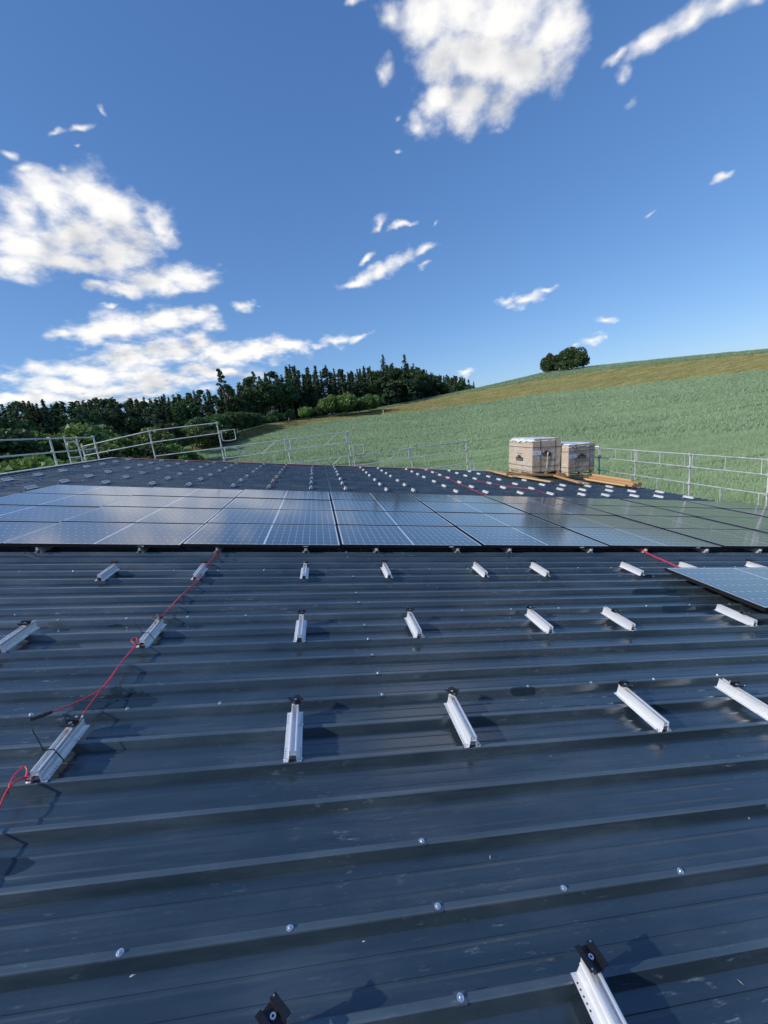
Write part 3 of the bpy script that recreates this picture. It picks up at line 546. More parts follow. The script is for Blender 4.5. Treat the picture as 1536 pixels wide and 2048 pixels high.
# ------------------------------------------------------------------ red cables
def smooth_path(pts, per=6):
    pts = [Vector(p) for p in pts]; out = []
    for i in range(len(pts)-1):
        p0, p1, p2, p3 = pts[max(i-1, 0)], pts[i], pts[i+1], pts[min(i+2, len(pts)-1)]
        for k in range(per):
            t = k/per; out.append(.5*((2*p1) + (p2-p0)*t + (2*p0-5*p1+4*p2-p3)*t*t + (3*p1-p0-3*p2+p3)*t**3))
    return out + [pts[-1]]
def cable(name, pts, label, r=.0034, n=7):
    root = roof_root(name, pts[0][0], pts[0][1], 0); b = Vector((pts[0][0], pts[0][1], 0)); tag(root, label, 'cable', 'red solar cables on the roof')
    MB().tube(smooth_path([Vector(p)-b for p in pts]), r, n).build('cable_sheath', M_red, root, True)
    return root, b
cable('cable', [(-1.02, 1.05, .01), (-1.06, 1.38, .02), (-1.075, 1.44, .03), (-1.095, 1.517, .035), (-1.085, 1.57, .03), (-1.045, 1.60, .018), (-1.04, 1.75, .016), (-1.04, 1.87, .018), (-1.05, 1.95, .03), (-1.065, 2.168, .022), (-1.078, 2.438, .02),
                (-1.066, 2.58, .03), (-1.043, 2.62, .018), (-1.04, 2.85, .016), (-1.045, 2.97, .03), (-1.05, 3.383, .012), (-1.01, 3.725, .02), (-1.04, 3.82, .016), (-1.04, 4.12, .018), (-1.034, 4.4, .015), (-1.036, 4.62, .02), (-1.04, 4.8, .05), (-1.04, 5.2, .03)],
      'red cable running up the roof through the left rails to the bottom picture edge')
r2, b2 = cable('cable', [(-1.05, 3.0, .035), (-1.058, 3.38, .008), (-1.02, 3.6, .012), (-1.0, 3.74, .012), (-1.03, 4.0, .014), (-1.028, 4.4, .006), (-1.03, 4.7, .01)][::-1] + [(-1.056, 2.96, .035), (-1.046, 2.88, .018), (-1.046, 2.66, .018), (-1.06, 2.585, .03), (-1.085, 2.59, .045),
                (-1.105, 2.61, .05), (-1.10, 2.64, .05), (-1.082, 2.635, .045), (-1.066, 2.57, .03), (-1.072, 2.384, .026), (-1.058, 2.167, .026), (-1.116, 2.068, .018), (-1.184, 1.99, .022), (-1.20, 1.975, .024)], 'red cable ending in a black plug lying left of the rails')
cn = MB(); d = Vector((-.045, -.042, .004)).normalized(); p = Vector((-1.20, 1.975, .024)) - b2
cn.tube([p, p+d*.002, p+d*.028, p+d*.03, p+d*.036, p+d*.038, p+d*.055], [.005, .0075, .0075, .010, .010, .0085, .0085], 10)
q = Vector((d.y, -d.x, 0)); Rm = Matrix((d, q, Vector((0, 0, 1)))).transposed()
cn.box(p+d*.066+q*.007, (.03, .005, .007), Rm).box(p+d*.066-q*.007, (.03, .005, .007), Rm).tube([p+d*.05, p+d*.07], .005, 8)
cn.build('plug', M_rubber, r2)
loopc, lb = cable('cable_loop', [(-1.085, 1.50, .03), (-1.104, 1.54, .035), (-1.11, 1.575, .04), (-1.10, 1.61, .045), (-1.082, 1.60, .04), (-1.07, 1.57, .02), (-1.05, 1.585, .015)], 'short red cable loop at the low end of the leftmost near rail', .0032)
cable('cable', [(4.24, 5.1, .05), (4.26, 4.745, .04), (4.247, 4.516, .02), (4.156, 4.073, .03), (4.06, 3.80, .03), (3.98, 3.6, .02), (3.96, 3.2, .01), (4.0, 2.9, .01)], 'red cable disappearing under the loose solar panel at the right', .004)
cable('cable', [(4.27, 5.1, .06), (4.285, 4.745, .045), (4.262, 4.516, .024), (4.175, 4.073, .034), (4.09, 3.80, .034), (4.0, 3.55, .02)], 'second red cable beside the one under the loose solar panel', .004)
cable('cable', [(4.02, 8.9, .03), (4.043, 9.375, .03), (4.10, 10.2, .02), (4.137, 11.012, .03), (4.2, 11.9, .02), (4.254, 12.703, .03), (4.32, 13.8, .02), (4.353, 14.759, .03), (4.22, 16.073, .03), (4.1, 16.2, .03)], 'red cable crossing the roof behind the panels towards the far edge', .006, 6)
cable('cable', [(-7.0, 15.6, .035), (-6.75, 16.1, .05), (-6.4, 16.22, .04), (-5.2, 16.2, .035), (-3.5, 16.23, .035), (-1.5, 16.2, .03), (.5, 16.22, .03), (2.5, 16.2, .03), (4.1, 16.2, .03)], 'red cable laid along the far edge of the roof', .007, 6)
cable('cable', [(-1.0, 8.9, .03), (-1.03, 9.7, .03), (-1.0, 10.7, .03), (-1.04, 11.8, .03), (-1.0, 12.9, .03), (-1.03, 13.9, .03), (-1.0, 14.8, .03), (-1.0, 16.1, .03)], 'red cable through the rails behind the panels, left of centre', .005, 6)
cable('cable', [(5.9, 9.9, .03), (6.0, 10.6, .03), (5.6, 11.2, .02), (5.24, 11.9, .03), (5.1, 12.6, .02)], 'short red cable among the rails behind the panels, right side', .005, 6)
# black cable ties strapped round two rails
def cable_tie(u, v, label, tail):
    r = roof_root('cable_tie', u, v, 0); tag(r, label, 'cable tie', 'black cable ties on the rails')
    loop = [(-.05, 0, .004), (-.048, 0, .010), (-.017, 0, .062), (.017, 0, .062), (.048, 0, .010), (.05, 0, .004)]
    m = MB()
    for a, b in zip(loop, loop[1:]):
        a, b = Vector(a), Vector(b); d = (b-a); c = (a+b)/2; e = d.normalized(); up = Vector((0, 1, 0)); nn = e.cross(up)
        m.box(c, (d.length+.001, .0048, .0016), Matrix((e, up, nn)).transposed())
    m.build('strap', M_rubber, r)
    MB().box((-.020, 0, .064), (.009, .008, .007)).build('head', M_rubber, r)
    t = [Vector((-.022, 0, .066)), Vector((-.022, 0, .066)) + Vector(tail)*.5 + Vector((0, 0, .004)), Vector((-.022, 0, .066)) + Vector(tail)]
    m2 = MB()
    for a, b in zip(t, t[1:]):
        d = b-a; e = d.normalized(); up = Vector((0, 1, 0)); up = (up-e*up.dot(e)).normalized(); nn = e.cross(up); m2.box((a+b)/2, (d.length, .0045, .0016), Matrix((e, up, nn)).transposed())
    m2.build('tail', M_rubber, r)
cable_tie(-1.045, 1.675, 'black cable tie with upright tail on the leftmost near rail', (-.05, .03, .07))
cable_tie(-1.045, 2.68, 'black cable tie with upright tail on the second free row of rails', (-.06, .03, .055))
# little offcuts and leaves lying on the sheets
M_chip = material('dry_leaf', (.55, .52, .42), .7)
for k, (u, v, a) in enumerate([(-.449, .928, .3), (.624, 1.111, 1.2), (1.719, 1.133, .8), (1.173, .70, 2.0), (.161, .925, 0)]):
    c = roof_root('leaf_scrap', u, v, -.0349, a); s = .7 if k == 4 else 1
    MB().add([(-.008*s, 0, .001), (0, -.0028*s, .0005), (.009*s, 0, .002), (0, .0028*s, .003), (0, 0, .0032)], [(0, 1, 4), (1, 2, 4), (2, 3, 4), (3, 0, 4), (3, 2, 1, 0)]).build('blade', M_chip, c)
    tag(c, ['pale leaf scrap under the leftmost bottom screw', 'pale curled scrap above the screw with scratches', 'pale scrap near the right picture edge', 'pale leaf scrap in the bottom right corner', 'tiny pale crumb between the two bottom rails'][k], 'leaf scrap')

# ------------------------------------------------------------------ planks and pallets
M_wood = material('formwork_plank', (.44, .245, .105), .6, 0, .28, 5, .25, 60, stretch=(1, .06, 1))
M_pale = material('fresh_plank', (.55, .38, .19), .6, 0, .2, 5, .2, 60, stretch=(1, .06, 1))
def plank(a, b, n, w, t, label, mat=None, tilt=0):
    a, b = Vector((*a, 0)), Vector((*b, 0)); d = b-a; ang = math.atan2(-d.x, d.y)
    r = roof_root('plank', a.x, a.y, n, ang); r.matrix_world = r.matrix_world @ Matrix.Rotation(tilt, 4, 'X')
    m = MB().box((0, d.length/2, t/2), (w, d.length, t), bev=.003).build('board', mat or M_wood, r)
    tag(r, label, 'plank', 'wooden planks under and beside the pallets')
plank((6.90, 15.95), (7.52, 13.2), .062, .20, .045, 'orange plank sticking out left behind the left pallet')
plank((6.72, 13.98), (10.3, 14.12), .1085, .16, .07, 'long brown beam lying across under both pallets')
plank((6.95, 15.3), (6.88, 13.6), .062, .18, .04, 'orange plank left of the pale yellow plank', M_pale)
plank((7.06, 13.85), (7.53, 12.30), .0625, .16, .045, 'pale yellow plank in front of the left pallet', M_pale)
plank((8.60, 13.88), (8.42, 12.10), .12, .16, .05, 'orange plank pointing forward between the two pallets, upper one', tilt=-.025)
plank((8.72, 13.75), (8.56, 12.02), .065, .18, .05, 'pale plank pointing forward between the two pallets, lower one', M_pale)
plank((9.72, 13.75), (10.02, 11.72), .062, .17, .055, 'lower orange plank of the stack beside the eave', )
plank((9.90, 13.72), (10.12, 11.80), .1175, .16, .055, 'upper orange plank of the stack beside the eave')
plank((9.58, 13.5), (9.84, 11.85), .062, .09, .05, 'narrow pale plank at the front of the stack beside the eave', M_pale)
plank((10.25, 14.3), (10.42, 11.95), .062, .16, .13, 'thick orange plank right of the right pallet', )
plank((10.28, 14.2), (10.40, 12.25), .193, .15, .045, 'orange plank resting on the thick one right of the pallet', M_pale)

M_card = material('cardboard', (.46, .355, .245), .75, 0, .10, 2.5, .15, 30)
M_palw = material('pallet_wood', (.45, .36, .24), .8, 0, .25, 6, .3, 50)
M_logo = material('black_print', (.035, .035, .038), .6)
M_print = material('brown_print', (.16, .11, .07), .7)
M_label = material('white_label', (.74, .78, .84), .5)
M_bar = material('grey_print', (.30, .36, .48), .6)
M_strap = material('black_strap', (.03, .03, .032), .4)
def film_material():
    m = bpy.data.materials.new('stretch_film'); m.use_nodes = True; N, L = m.node_tree.nodes, m.node_tree.links; b = N['Principled BSDF']; out = N['Material Output']
    b.inputs['Base Color'].default_value = (.80, .84, .88, 1); b.inputs['Roughness'].default_value = .22
    t = N.new('ShaderNodeBsdfTransparent'); mx = N.new('ShaderNodeMixShader'); tcn = N.new('ShaderNodeTexCoord')
    n = N.new('ShaderNodeTexNoise'); n.inputs['Scale'].default_value = 5; n.inputs['Detail'].default_value = 6; n.inputs['Distortion'].default_value = 1.5; L.new(tcn.outputs['Object'], n.inputs['Vector'])
    L.new(math_node(N, L, 'MULTIPLY_ADD', n.outputs['Fac'], 1.5, -.56, True), mx.inputs[0])
    bp = N.new('ShaderNodeBump'); bp.inputs['Strength'].default_value = .7; bp.inputs['Distance'].default_value = .03; L.new(n.outputs['Fac'], bp.inputs['Height']); L.new(bp.outputs[0], b.inputs['Normal'])
    L.new(t.outputs[0], mx.inputs[1]); L.new(b.outputs[0], mx.inputs[2]); L.new(mx.outputs[0], out.inputs['Surface']); return m
M_film = film_material()
M_cap = material('plastic_cover', (.72, .77, .82), .25, 0, .12, 4, .8, 9, bdist=.03)
def pallet_load(corner, yaw, tilt, w, ln, h, label, step):
    """corner = front left lower corner of the carton in world; x = front width, y = length away from the camera"""
    r = bpy.data.objects.new('loaded_pallet', None); COL.objects.link(r)
    r.matrix_world = Matrix.Translation(corner) @ Matrix.Rotation(yaw, 4, 'Z') @ Matrix.Rotation(tilt, 4, 'Y')
    tag(r, label, 'pallet', 'pallets of boxed solar panels')
    for y in np.linspace(.05, ln-.05, 9): obj('deck_board', MB().box((w/2, y, -.011), (w, .10, .02)).mesh('deck_board', M_palw), r)
    for x in (.06, w/2, w-.06): obj('stringer', MB().box((x, ln/2, -.034), (.10, ln, .022)).mesh('stringer', M_palw), r)
    for x in (.06, w/2, w-.06):
        for y in (.07, ln/2, ln-.07): obj('block', MB().box((x, y, -.083), (.10, .14, .075)).mesh('block', M_palw), r)
    for x in (.06, w/2, w-.06): obj('bottom_board', MB().box((x, ln/2, -.131), (.10, ln, .02)).mesh('bottom_board', M_palw), r)
    z0 = h*.84 if step else h-.02
    bx = MB().box((w/2, ln/2, z0/2+.001), (w, ln, z0), bev=.012).build('carton', M_card, r)
    if step:
        MB().box((w/2+.025, ln/2, z0+(h-z0)/2), (w-.05, ln-.03, h-z0-.004), bev=.012).build('upper_carton', M_card, r)
        MB().box((w/2, -.004, z0), (w, .006, .22)).build('front_flap', M_card, r)
    # crumpled plastic cover on the top
    V, F = [], []; nx, ny = 12, 16; rr = random.Random(3+step)
    for j in range(ny+1):
        for i in range(nx+1):
            x = -.012 + (w+.024)*i/nx; y = -.012 + (ln+.024)*j/ny; edge = i in (0, nx) or j in (0, ny)
            V.append((x, y, h+.012 + rr.uniform(-.008, .014) - (.09 + rr.uniform(0, .05) if edge else 0)))
    for j in range(ny):
        for i in range(nx): a = j*(nx+1)+i; F.append((a, a+1, a+nx+2, a+nx+1))
    MB().add(V, F).build('plastic_cover', M_cap, r, True)
    # stretch film wound round the cartons
    g = .010; fm = MB()
    for (a, b) in (((-g, -g), (w+g, -g)), ((w+g, -g), (w+g, ln+g)), ((w+g, ln+g), (-g, ln+g)), ((-g, ln+g), (-g, -g))): fm.add([(*a, .01), (*b, .01), (*b, h-.05), (*a, h-.05)], [(0, 1, 2, 3)])
    fm.build('stretch_film', M_film, r)
    # straps
    s = .014
    for f in (.27, .80):
        MB().box((w*f, -s, h/2-.02), (.016, .004, h+.02)).box((w*f, ln/2, h+.03), (.016, ln+2*s, .004)).box((w*f, ln+s, h/2-.02), (.016, .004, h+.02)).build('strap', M_strap, r)
    for f in (.16, .74):
        MB().box((w/2, -s-.003, h*f), (w+2*s, .003, .014)).box((-s, ln/2, h*f), (.003, ln+2*s, .014)).box((w+s, ln/2, h*f), (.003, ln+2*s, .014)).box((w/2, ln+s+.003, h*f), (w+2*s, .003, .014)).build('strap', M_strap, r)
    # front print: white shipping label, black emblem with pale letters, line of brown print
    y = -.019
    lb = MB().box((w*.15, y, h*.57), (w*.27, .002, h*.13)).build('shipping_label', M_label, r)
    br = MB()
    for k in range(4): br.box((w*(.07+.05*k), y-.002, h*.565), (w*.022, .001, h*.085))
    br.build('printed_bars', M_bar, lb)
    def emblem(cx, cy, ww, hh, axis):
        m = MB(); q = []
        for (a, b) in [(-.5, 0), (.5, 0), (.5, .5), (.18, .55), (.25, .72), (-.02, .86), (-.3, .72), (-.22, .55), (-.5, .5)]: q.append((a*ww, b*hh))
        if axis == 'f': P = [(cx+a, y, cy+b) for a, b in q] + [(cx+a, y+.002, cy+b) for a, b in q]
        else: P = [(y, cx-a, cy+b) for a, b in q] + [(y+.002, cx-a, cy+b) for a, b in q]
        k = len(q); m.add(P, [tuple(range(k)), tuple(range(2*k-1, k-1, -1))] + [((i+1) % k, i, k+i, k+(i+1) % k) for i in range(k)])
        e = m.build('emblem', M_logo, r); t = MB()
        for i in range(7):                       # unreadable pale letters on the emblem
            a = (-.40+.125*i)*ww
            c = (cx+a, y-.002, cy+.2*hh) if axis == 'f' else (y-.002, cx-a, cy+.2*hh); d = (.035*ww, .001, .22*hh) if axis == 'f' else (.001, .035*ww, .22*hh)
            t.box(c, d)
            if i % 2: t.box((c[0]+.03*ww, c[1], c[2]+.08*hh) if axis == 'f' else (c[0], c[1]-.03*ww, c[2]+.08*hh), (.03*ww, .001, .05*hh) if axis == 'f' else (.001, .03*ww, .05*hh))
        t.build('lettering', M_card, e); t2 = MB()
        for i in range(5):
            a = (-.3+.15*i)*ww; t2.box((cx+a, y, cy+1.05*hh) if axis == 'f' else (y, cx-a, cy+1.05*hh), (.05*ww, .001, .12*hh) if axis == 'f' else (.001, .05*ww, .12*hh))
        t2.build('small_lettering', M_logo, e)
    emblem(w*.50, h*.47, w*.30, h*.20, 'f'); emblem(ln*.52, h*.30, ln*.30, h*.22, 's')
    t = MB()
    for i in range(14): t.box((w*(.36+.036*i), y, h*.35), (w*.024, .001, h*(.02+.008*(i % 3))))
    t.build('small_print', M_print, r)
    return r
b1 = pallet_load(Vector((7.78, 14.20, ZR-1.115)), math.radians(2), math.radians(4.4), 1.12, 1.75, 1.19, 'taller pallet of cardboard boxes in film, the left one of two', 1)
b2 = pallet_load(Vector((9.02, 13.90, ZR-1.27)), math.radians(9), math.radians(3), 1.18, 1.75, 1.0, 'lower pallet of cardboard boxes in film, the right one of two', 0)
# loose white end of the film hanging on the left pallet
MB().tube(smooth_path([(.60, -.03, .70), (.585, -.04, .62), (.575, -.035, .45), (.57, -.03, .25), (.565, -.03, .12)]), [.016]*7+[.010]*18, 5).build('film_tail', M_cap, b1, True)

# ------------------------------------------------------------------ scaffold guard rails
TR = .020
def guard(name, label, loc):
    r = bpy.data.objects.new(name, None); COL.objects.link(r); r.location = loc; tag(r, label, 'guard rail', 'galvanised scaffold guard rails round the roof'); return r, Vector(loc)
def bar(root, b, nm, p, q, r=TR):
    return MB().tube([Vector(p)-b, Vector(q)-b], r, 8).build(nm, M_galv, root, False)
def coupler(root, b, p): MB().box(Vector(p)-b, (.075, .075, .085), bev=.012).build('coupler', M_galv, root)
Z = lambda z: ZR+z
GX = lambda x, y: float(ground(math.degrees(math.atan2(x-CAM.x, y)), math.hypot(x-CAM.x, y)))
# left side
gr, gb_ = guard('guard_rail', 'scaffold guard rail along the left roof edge before the trees', (-7.3, 13.6, 0)); X = -7.3
for y, zt_ in ((16.04, 2.0), (13.59, 2.03), (11.1, 2.05), (8.6, 2.05)): bar(gr, gb_, 'post', (X, y, 0), (X, y, Z(zt_)), .026)
bar(gr, gb_, 'top_rail', (X-.045, 7.5, Z(2.03)), (X-.045, 16.15, Z(2.0))); bar(gr, gb_, 'middle_rail', (X-.045, 7.5, Z(1.63)), (X-.045, 16.15, Z(1.60)))
for y in (13.59, 16.04):
    for z in (2.01, 1.62): coupler(gr, gb_, (X-.02, y, Z(z)))
ld, lb2 = guard('ladder_head', 'top of a scaffold ladder frame rising behind the left guard rail', (-7.36, 14.84, 0)); ld['category'] = 'ladder'; del ld['group']
for y in (14.51, 15.17): bar(ld, lb2, 'stile', (-7.40, y, 0), (-7.40, y, Z(2.06)))
for z in (1.88, 1.40, 1.1): bar(ld, lb2, 'rung', (-7.40, 14.51, Z(z)), (-7.40, 15.17, Z(z)), .02)
for y, s in ((14.51, 1), (15.17, -1)): bar(ld, lb2, 'gusset', (-7.40, y, Z(1.70)), (-7.40, y+.12*s, Z(1.87)), .018)
# far side, stepped down to the right
gr, gb_ = guard('guard_rail', 'stepped scaffold guard rail with braced frames along the far roof edge', (0, 16.6, 0)); Y = 16.6
PX = [(-8.0, 1.85), (-5.68, 2.02), (-3.30, 2.04), (-.88, 1.10), (1.47, 1.12), (3.88, .18), (6.22, .16)]
for x, z in PX: bar(gr, gb_, 'post', (x, Y, GX(x, Y)-.05), (x, Y, Z(z)), .025)
def rail_x(nm, xa, xb, za, zb=None, r=.018, dy=-.03): return bar(gr, gb_, nm, (xa, Y+dy, Z(za)), (xb, Y+dy, Z(zb if zb is not None else za)), r)
rail_x('top_rail', -8.0, -5.68, 1.74, 2.0); rail_x('middle_rail', -8.0, -5.68, 1.42, 1.58); rail_x('top_rail', -5.68, -3.30, 2.01); rail_x('middle_rail', -5.68, -3.30, 1.59, 1.63); rail_x('lower_rail', -5.68, -3.30, 1.09)
def frame(xa, xb, zb, zt_):
    g = .07
    rail_x('frame_rail', xa+.03, xb-.03, zt_, r=.016); rail_x('frame_rail', xa+.03, xb-.03, zb, r=.016)
    for x in (xa+g+.03, xb-g-.03): bar(gr, gb_, 'frame_upright', (x, Y-.03, Z(zb)), (x, Y-.03, Z(zt_)), .018)
    L_ = xb-xa
    bar(gr, gb_, 'brace', (xa+.14*L_, Y-.03, Z(zt_)), (xa+.46*L_, Y-.03, Z(zb)), .013); bar(gr, gb_, 'brace', (xa+.58*L_, Y-.03, Z(zb)), (xa+.84*L_, Y-.03, Z(zt_)), .013)
frame(-3.30, -.88, .69, 1.09); frame(-.88, 1.47, .69, 1.09); frame(1.47, 3.88, -.25, .15); frame(-.88, 1.47, -.24, .165)
rail_x('top_rail', 3.88, 6.25, .15); rail_x('middle_rail', 3.88, 6.22, -.25); rail_x('lower_rail', 3.88, 6.22, -.76); rail_x('lower_rail', -3.3, -.88, .17)
for (x, z, s) in ((-3.30, 1.70, 1), (1.47, .55, 1), (6.22, -.72, 1)):
    k = .62 if s and x < 0 else (.55 if x < 2 else .3)
    MB().tube(smooth_path([Vector((x, Y-.05, Z(z)))-gb_, Vector((x+k, Y-.05, Z(z)))-gb_]), .014, 6).build('swing_bar', M_galv, gr)
    MB().tube(smooth_path([Vector(p)-gb_ for p in ((x+.10, Y-.05, Z(z)), (x+.10, Y-.05, Z(z-.30)), (x+.16, Y-.05, Z(z-.37)), (x+k-.10, Y-.05, Z(z-.37)), (x+k-.04, Y-.05, Z(z-.30)), (x+k-.04, Y-.05, Z(z)))], 3), .014, 6).build('swing_bar', M_galv, gr)
for x, zz in ((-5.68, (2.0, 1.58)), (-3.3, (2.01, 1.63, 1.09, .69)), (-.88, (1.09, .69)), (1.47, (1.09, .69, .15)), (3.88, (.15, -.25)), (6.22, (.15, -.25, -.72))):
    for z in zz: coupler(gr, gb_, (x, Y-.01, Z(z)))
# right side
gr, gb_ = guard('guard_rail', 'level scaffold guard rail along the low right eave before the wheat', (11.0, 11, 0)); X = 11.0
PY = [(14.93, -.55), (13.02, -.65), (10.83, -.66), (8.6, -.66), (6.4, -.66), (4.2, -.66)]
for y, z in PY: bar(gr, gb_, 'post', (X, y, GX(X, y)-.05), (X, y, Z(z)), .026)
for (ya, yb) in zip([p[0] for p in PY], [p[0] for p in PY][1:]):
    for nm, z in (('top_rail', -.68), ('middle_rail', -1.055), ('lower_rail', -1.545)): bar(gr, gb_, nm, (X-.02, ya-.03, Z(z)), (X-.02, yb+.03, Z(z)), .016)
    for y in (ya-.10, (ya+yb)/2, yb+.16): bar(gr, gb_, 'frame_upright', (X-.02, y, Z(-1.05)), (X-.02, y, Z(-.68)), .014)
    for y in ((ya+yb)/2+.1, yb+.18): bar(gr, gb_, 'lower_upright', (X-.02, y, Z(-2.05)), (X-.02, y, Z(-1.545)), .014)
for y, _ in PY:
    for z in (-.68, -1.055, -1.545): coupler(gr, gb_, (X-.01, y, Z(z)))
bar(gr, gb_, 'end_rail', (11.0, 14.93, Z(-.62)), (9.7, 16.4, Z(-.62)), .019); bar(gr, gb_, 'end_rail', (11.0, 14.93, Z(-1.05)), (9.7, 16.4, Z(-1.05)), .019)
# ------------------------------------------------------------------ trees
M_bark = material('spruce_bark', (.16, .115, .085), .9, 0, .3, 3, .6, 12)
M_pineb = material('pine_bark', (.22, .155, .115), .9, 0, .3, 3, .6, 12)
M_needle = leaf_material('spruce_needles', (.072, .115, .060), .5, .25)
M_pinen = leaf_material('pine_needles', (.080, .120, .066), .5, .25)
M_leafd = leaf_material('dark_leaves', (.066, .118, .042), .45, .3)
M_leafm = leaf_material('green_leaves', (.145, .225, .060), .5, .35)
def tri_cloud(C, S, rng, up=.0):
    """random leaf triangles at centres C with sizes S"""
    n = len(C); a = rng.normal(size=(n, 3)); a /= np.linalg.norm(a, axis=1)[:, None]; b = rng.normal(size=(n, 3)); b -= a*(a*b).sum(1)[:, None]; b /= np.linalg.norm(b, axis=1)[:, None]
    S = np.asarray(S)[:, None]; V = np.stack([C-a*S*.6-b*S*.35, C+a*S*.6-b*S*.25, C+b*S*.7], 1).reshape(-1, 3)
    return V
def spruce(seed, base=.1, wide=.155, H=20.0, dens=1.0, size=1.0):
    wide *= 1.35; size *= .92
    rng = np.random.default_rng(seed); V = []
    for t in np.linspace(base, .985, int(40*(1-base)*1.1)):
        r = H*wide*(1-t)**.8*(1.0 if t > base+.12 else .8)*rng.uniform(.8, 1.12) + .18
        nb = max(3, int((6+9*(1-t))*dens))
        for k in range(nb):
            if rng.random() < .12: continue
            a = rng.uniform(0, 6.283); ln = r*rng.uniform(.55, 1.15); z = t*H + rng.uniform(-.25, .25); dr = rng.uniform(.10, .42)
            m = max(3, int(ln*5.0*dens)); q = np.sort(rng.uniform(.15, 1, m))
            C = np.stack([np.cos(a)*ln*q, np.sin(a)*ln*q, z - dr*ln*q + .25*ln*q*q], 1) + rng.normal(size=(m, 3))*.10*size
            d = np.array([np.cos(a), np.sin(a), -dr]); s = np.array([-np.sin(a), np.cos(a), 0])
            w = (rng.uniform(.35, .62, m)*(1.25-.6*q)*size)[:, None]
            V.append(np.stack([C - d*w*.8 + s*w*.55, C - d*w*.8 - s*w*.55 + np.array([0, 0, -.10])*w, C + d*w*1.1 + np.array([0, 0, -.55])*w], 1).reshape(-1, 3))
    V = np.concatenate(V); return V
def clumps(seed, cs, per, size, flat=.55):
    rng = np.random.default_rng(seed); V = []
    for (x, y, z, r) in cs:
        n = int(per*r*r); d = rng.normal(size=(n, 3)); d /= np.linalg.norm(d, axis=1)[:, None]; d *= (rng.uniform(.35, 1, n)**.5)[:, None]*r; d[:, 2] *= flat
        V.append(tri_cloud(d + np.array([x, y, z]), rng.uniform(.6, 1.25, n)*size, rng))
    return np.concatenate(V)
def tri_obj(nm, V, mat): return raw_mesh(nm, V, np.arange(len(V)).reshape(-1, 3), mat)
def trunk_mesh(H, r, mat, seed, lean=.01, branches=()):
    rng = random.Random(seed); pts = [Vector((rng.uniform(-lean, lean)*H*(i/5), rng.uniform(-lean, lean)*H*(i/5), H*i/5 - (.6 if i == 0 else 0))) for i in range(6)]
    m = MB().tube(pts, [r*(1-.85*i/5) for i in range(6)], 7)
    for (z, a, ln, rise) in branches: m.tube([(0, 0, z), (math.cos(a)*ln*.5, math.sin(a)*ln*.5, z+rise*.4), (math.cos(a)*ln, math.sin(a)*ln, z+rise)], [r*.42, r*.25, r*.08], 5)
    return m.mesh('trunk', mat)
KINDS = {}
def kind(nm, H, tm, cm_): KINDS[nm] = (H, tm, cm_)
for i in range(2): kind(f'full{i}', 20, trunk_mesh(19.5, .24, M_bark, i), tri_obj('crown', spruce(10+i, .06, .17), M_needle))
for i in range(4): kind(f'bare{i}', 20, trunk_mesh(19.5, .21, M_bark if i % 2 else M_pineb, 20+i, .012, [(7+j*.9, j*2.4, 1.1, -.1) for j in range(5)]), tri_obj('crown', spruce(30+i, (.36, .45, .30, .40)[i], (.14, .13, .15, .16)[i]), M_needle))
for i in range(3):
    rg = np.random.default_rng(60+i); cs = []
    for k in range(15):
        z = rg.uniform(11.5, 19.3); rr = (22-z)*.36*rg.uniform(.3, 1); a = rg.uniform(0, 6.28); cs.append((math.cos(a)*rr, math.sin(a)*rr, z, rg.uniform(.7, 1.5)))
    cs.append((0, 0, 19.3, .9))
    kind(f'pine{i}', 20, trunk_mesh(19, .2, M_pineb, 70+i, .02, [(c[2]-.6, math.atan2(c[1], c[0]), math.hypot(c[0], c[1]), .5) for c in cs[:10]]), tri_obj('crown', clumps(80+i, cs, 70, .55), M_pinen))
cs = []; rg = np.random.default_rng(77)
for k in range(17):
    z = 10.5 + 9.2*(k/16)**.9; a = k*2.4; rr = (21.5-z)*.20*rg.uniform(.5, 1.1); cs.append((math.cos(a)*rr, math.sin(a)*rr, z, rg.uniform(.55, .95)))
kind('lonepine', 20, trunk_mesh(19.6, .2, M_pineb, 79, .015, [(c[2]-.5, math.atan2(c[1], c[0]), math.hypot(c[0], c[1]), .4) for c in cs]), tri_obj('crown', clumps(88, cs, 110, .5, .6), M_pinen))
def broadleaf(seed, R, H, base, nl=26, per=95, size=.5):
    rg = np.random.default_rng(seed); cs = []
    for k in range(nl):
        d = rg.normal(size=3); d /= np.linalg.norm(d); d[2] = abs(d[2])*1.1-.25; f = rg.uniform(.55, .95)
        cs.append((d[0]*R*f, d[1]*R*f, base + (H-base)*.42 + d[2]*(H-base)*.50*f, R*rg.uniform(.26, .42)))
    cs += [(0, 0, base+(H-base)*.5, R*.55)]
    V = clumps(seed+1, cs, per, size, .85)
    return V, [(base*.8+rg.uniform(0, (H-base)*.3), math.atan2(c[1], c[0]), math.hypot(c[0], c[1])*.8, 1.2) for c in cs[:7]]
for i in range(3):
    V, br = broadleaf(100+7*i, 4.4, 12, 1.2, 28, 85, .55); kind(f'leafm{i}', 12, trunk_mesh(8, .2, M_bark, 110+i, .02, br), tri_obj('crown', V, M_leafm))
for i in range(3):
    V, br = broadleaf(200+7*i, 4.0, 12, 1.0, 28, 95, .5); kind(f'leafd{i}', 12, trunk_mesh(8, .22, M_bark, 210+i, .02, br), tri_obj('crown', V, M_leafd))
V, br = broadleaf(301, 6.0, 13, .6, 44, 52, .55); kind('lone', 13, trunk_mesh(9, .45, M_bark, 310, .02, br), tri_obj('crown', V, M_leafd))
V, br = broadleaf(401, 3.6, 6.0, .1, 26, 110, .42); kind('bush', 6, trunk_mesh(3, .12, M_bark, 410, .02, br), tri_obj('crown', V, M_leafm))
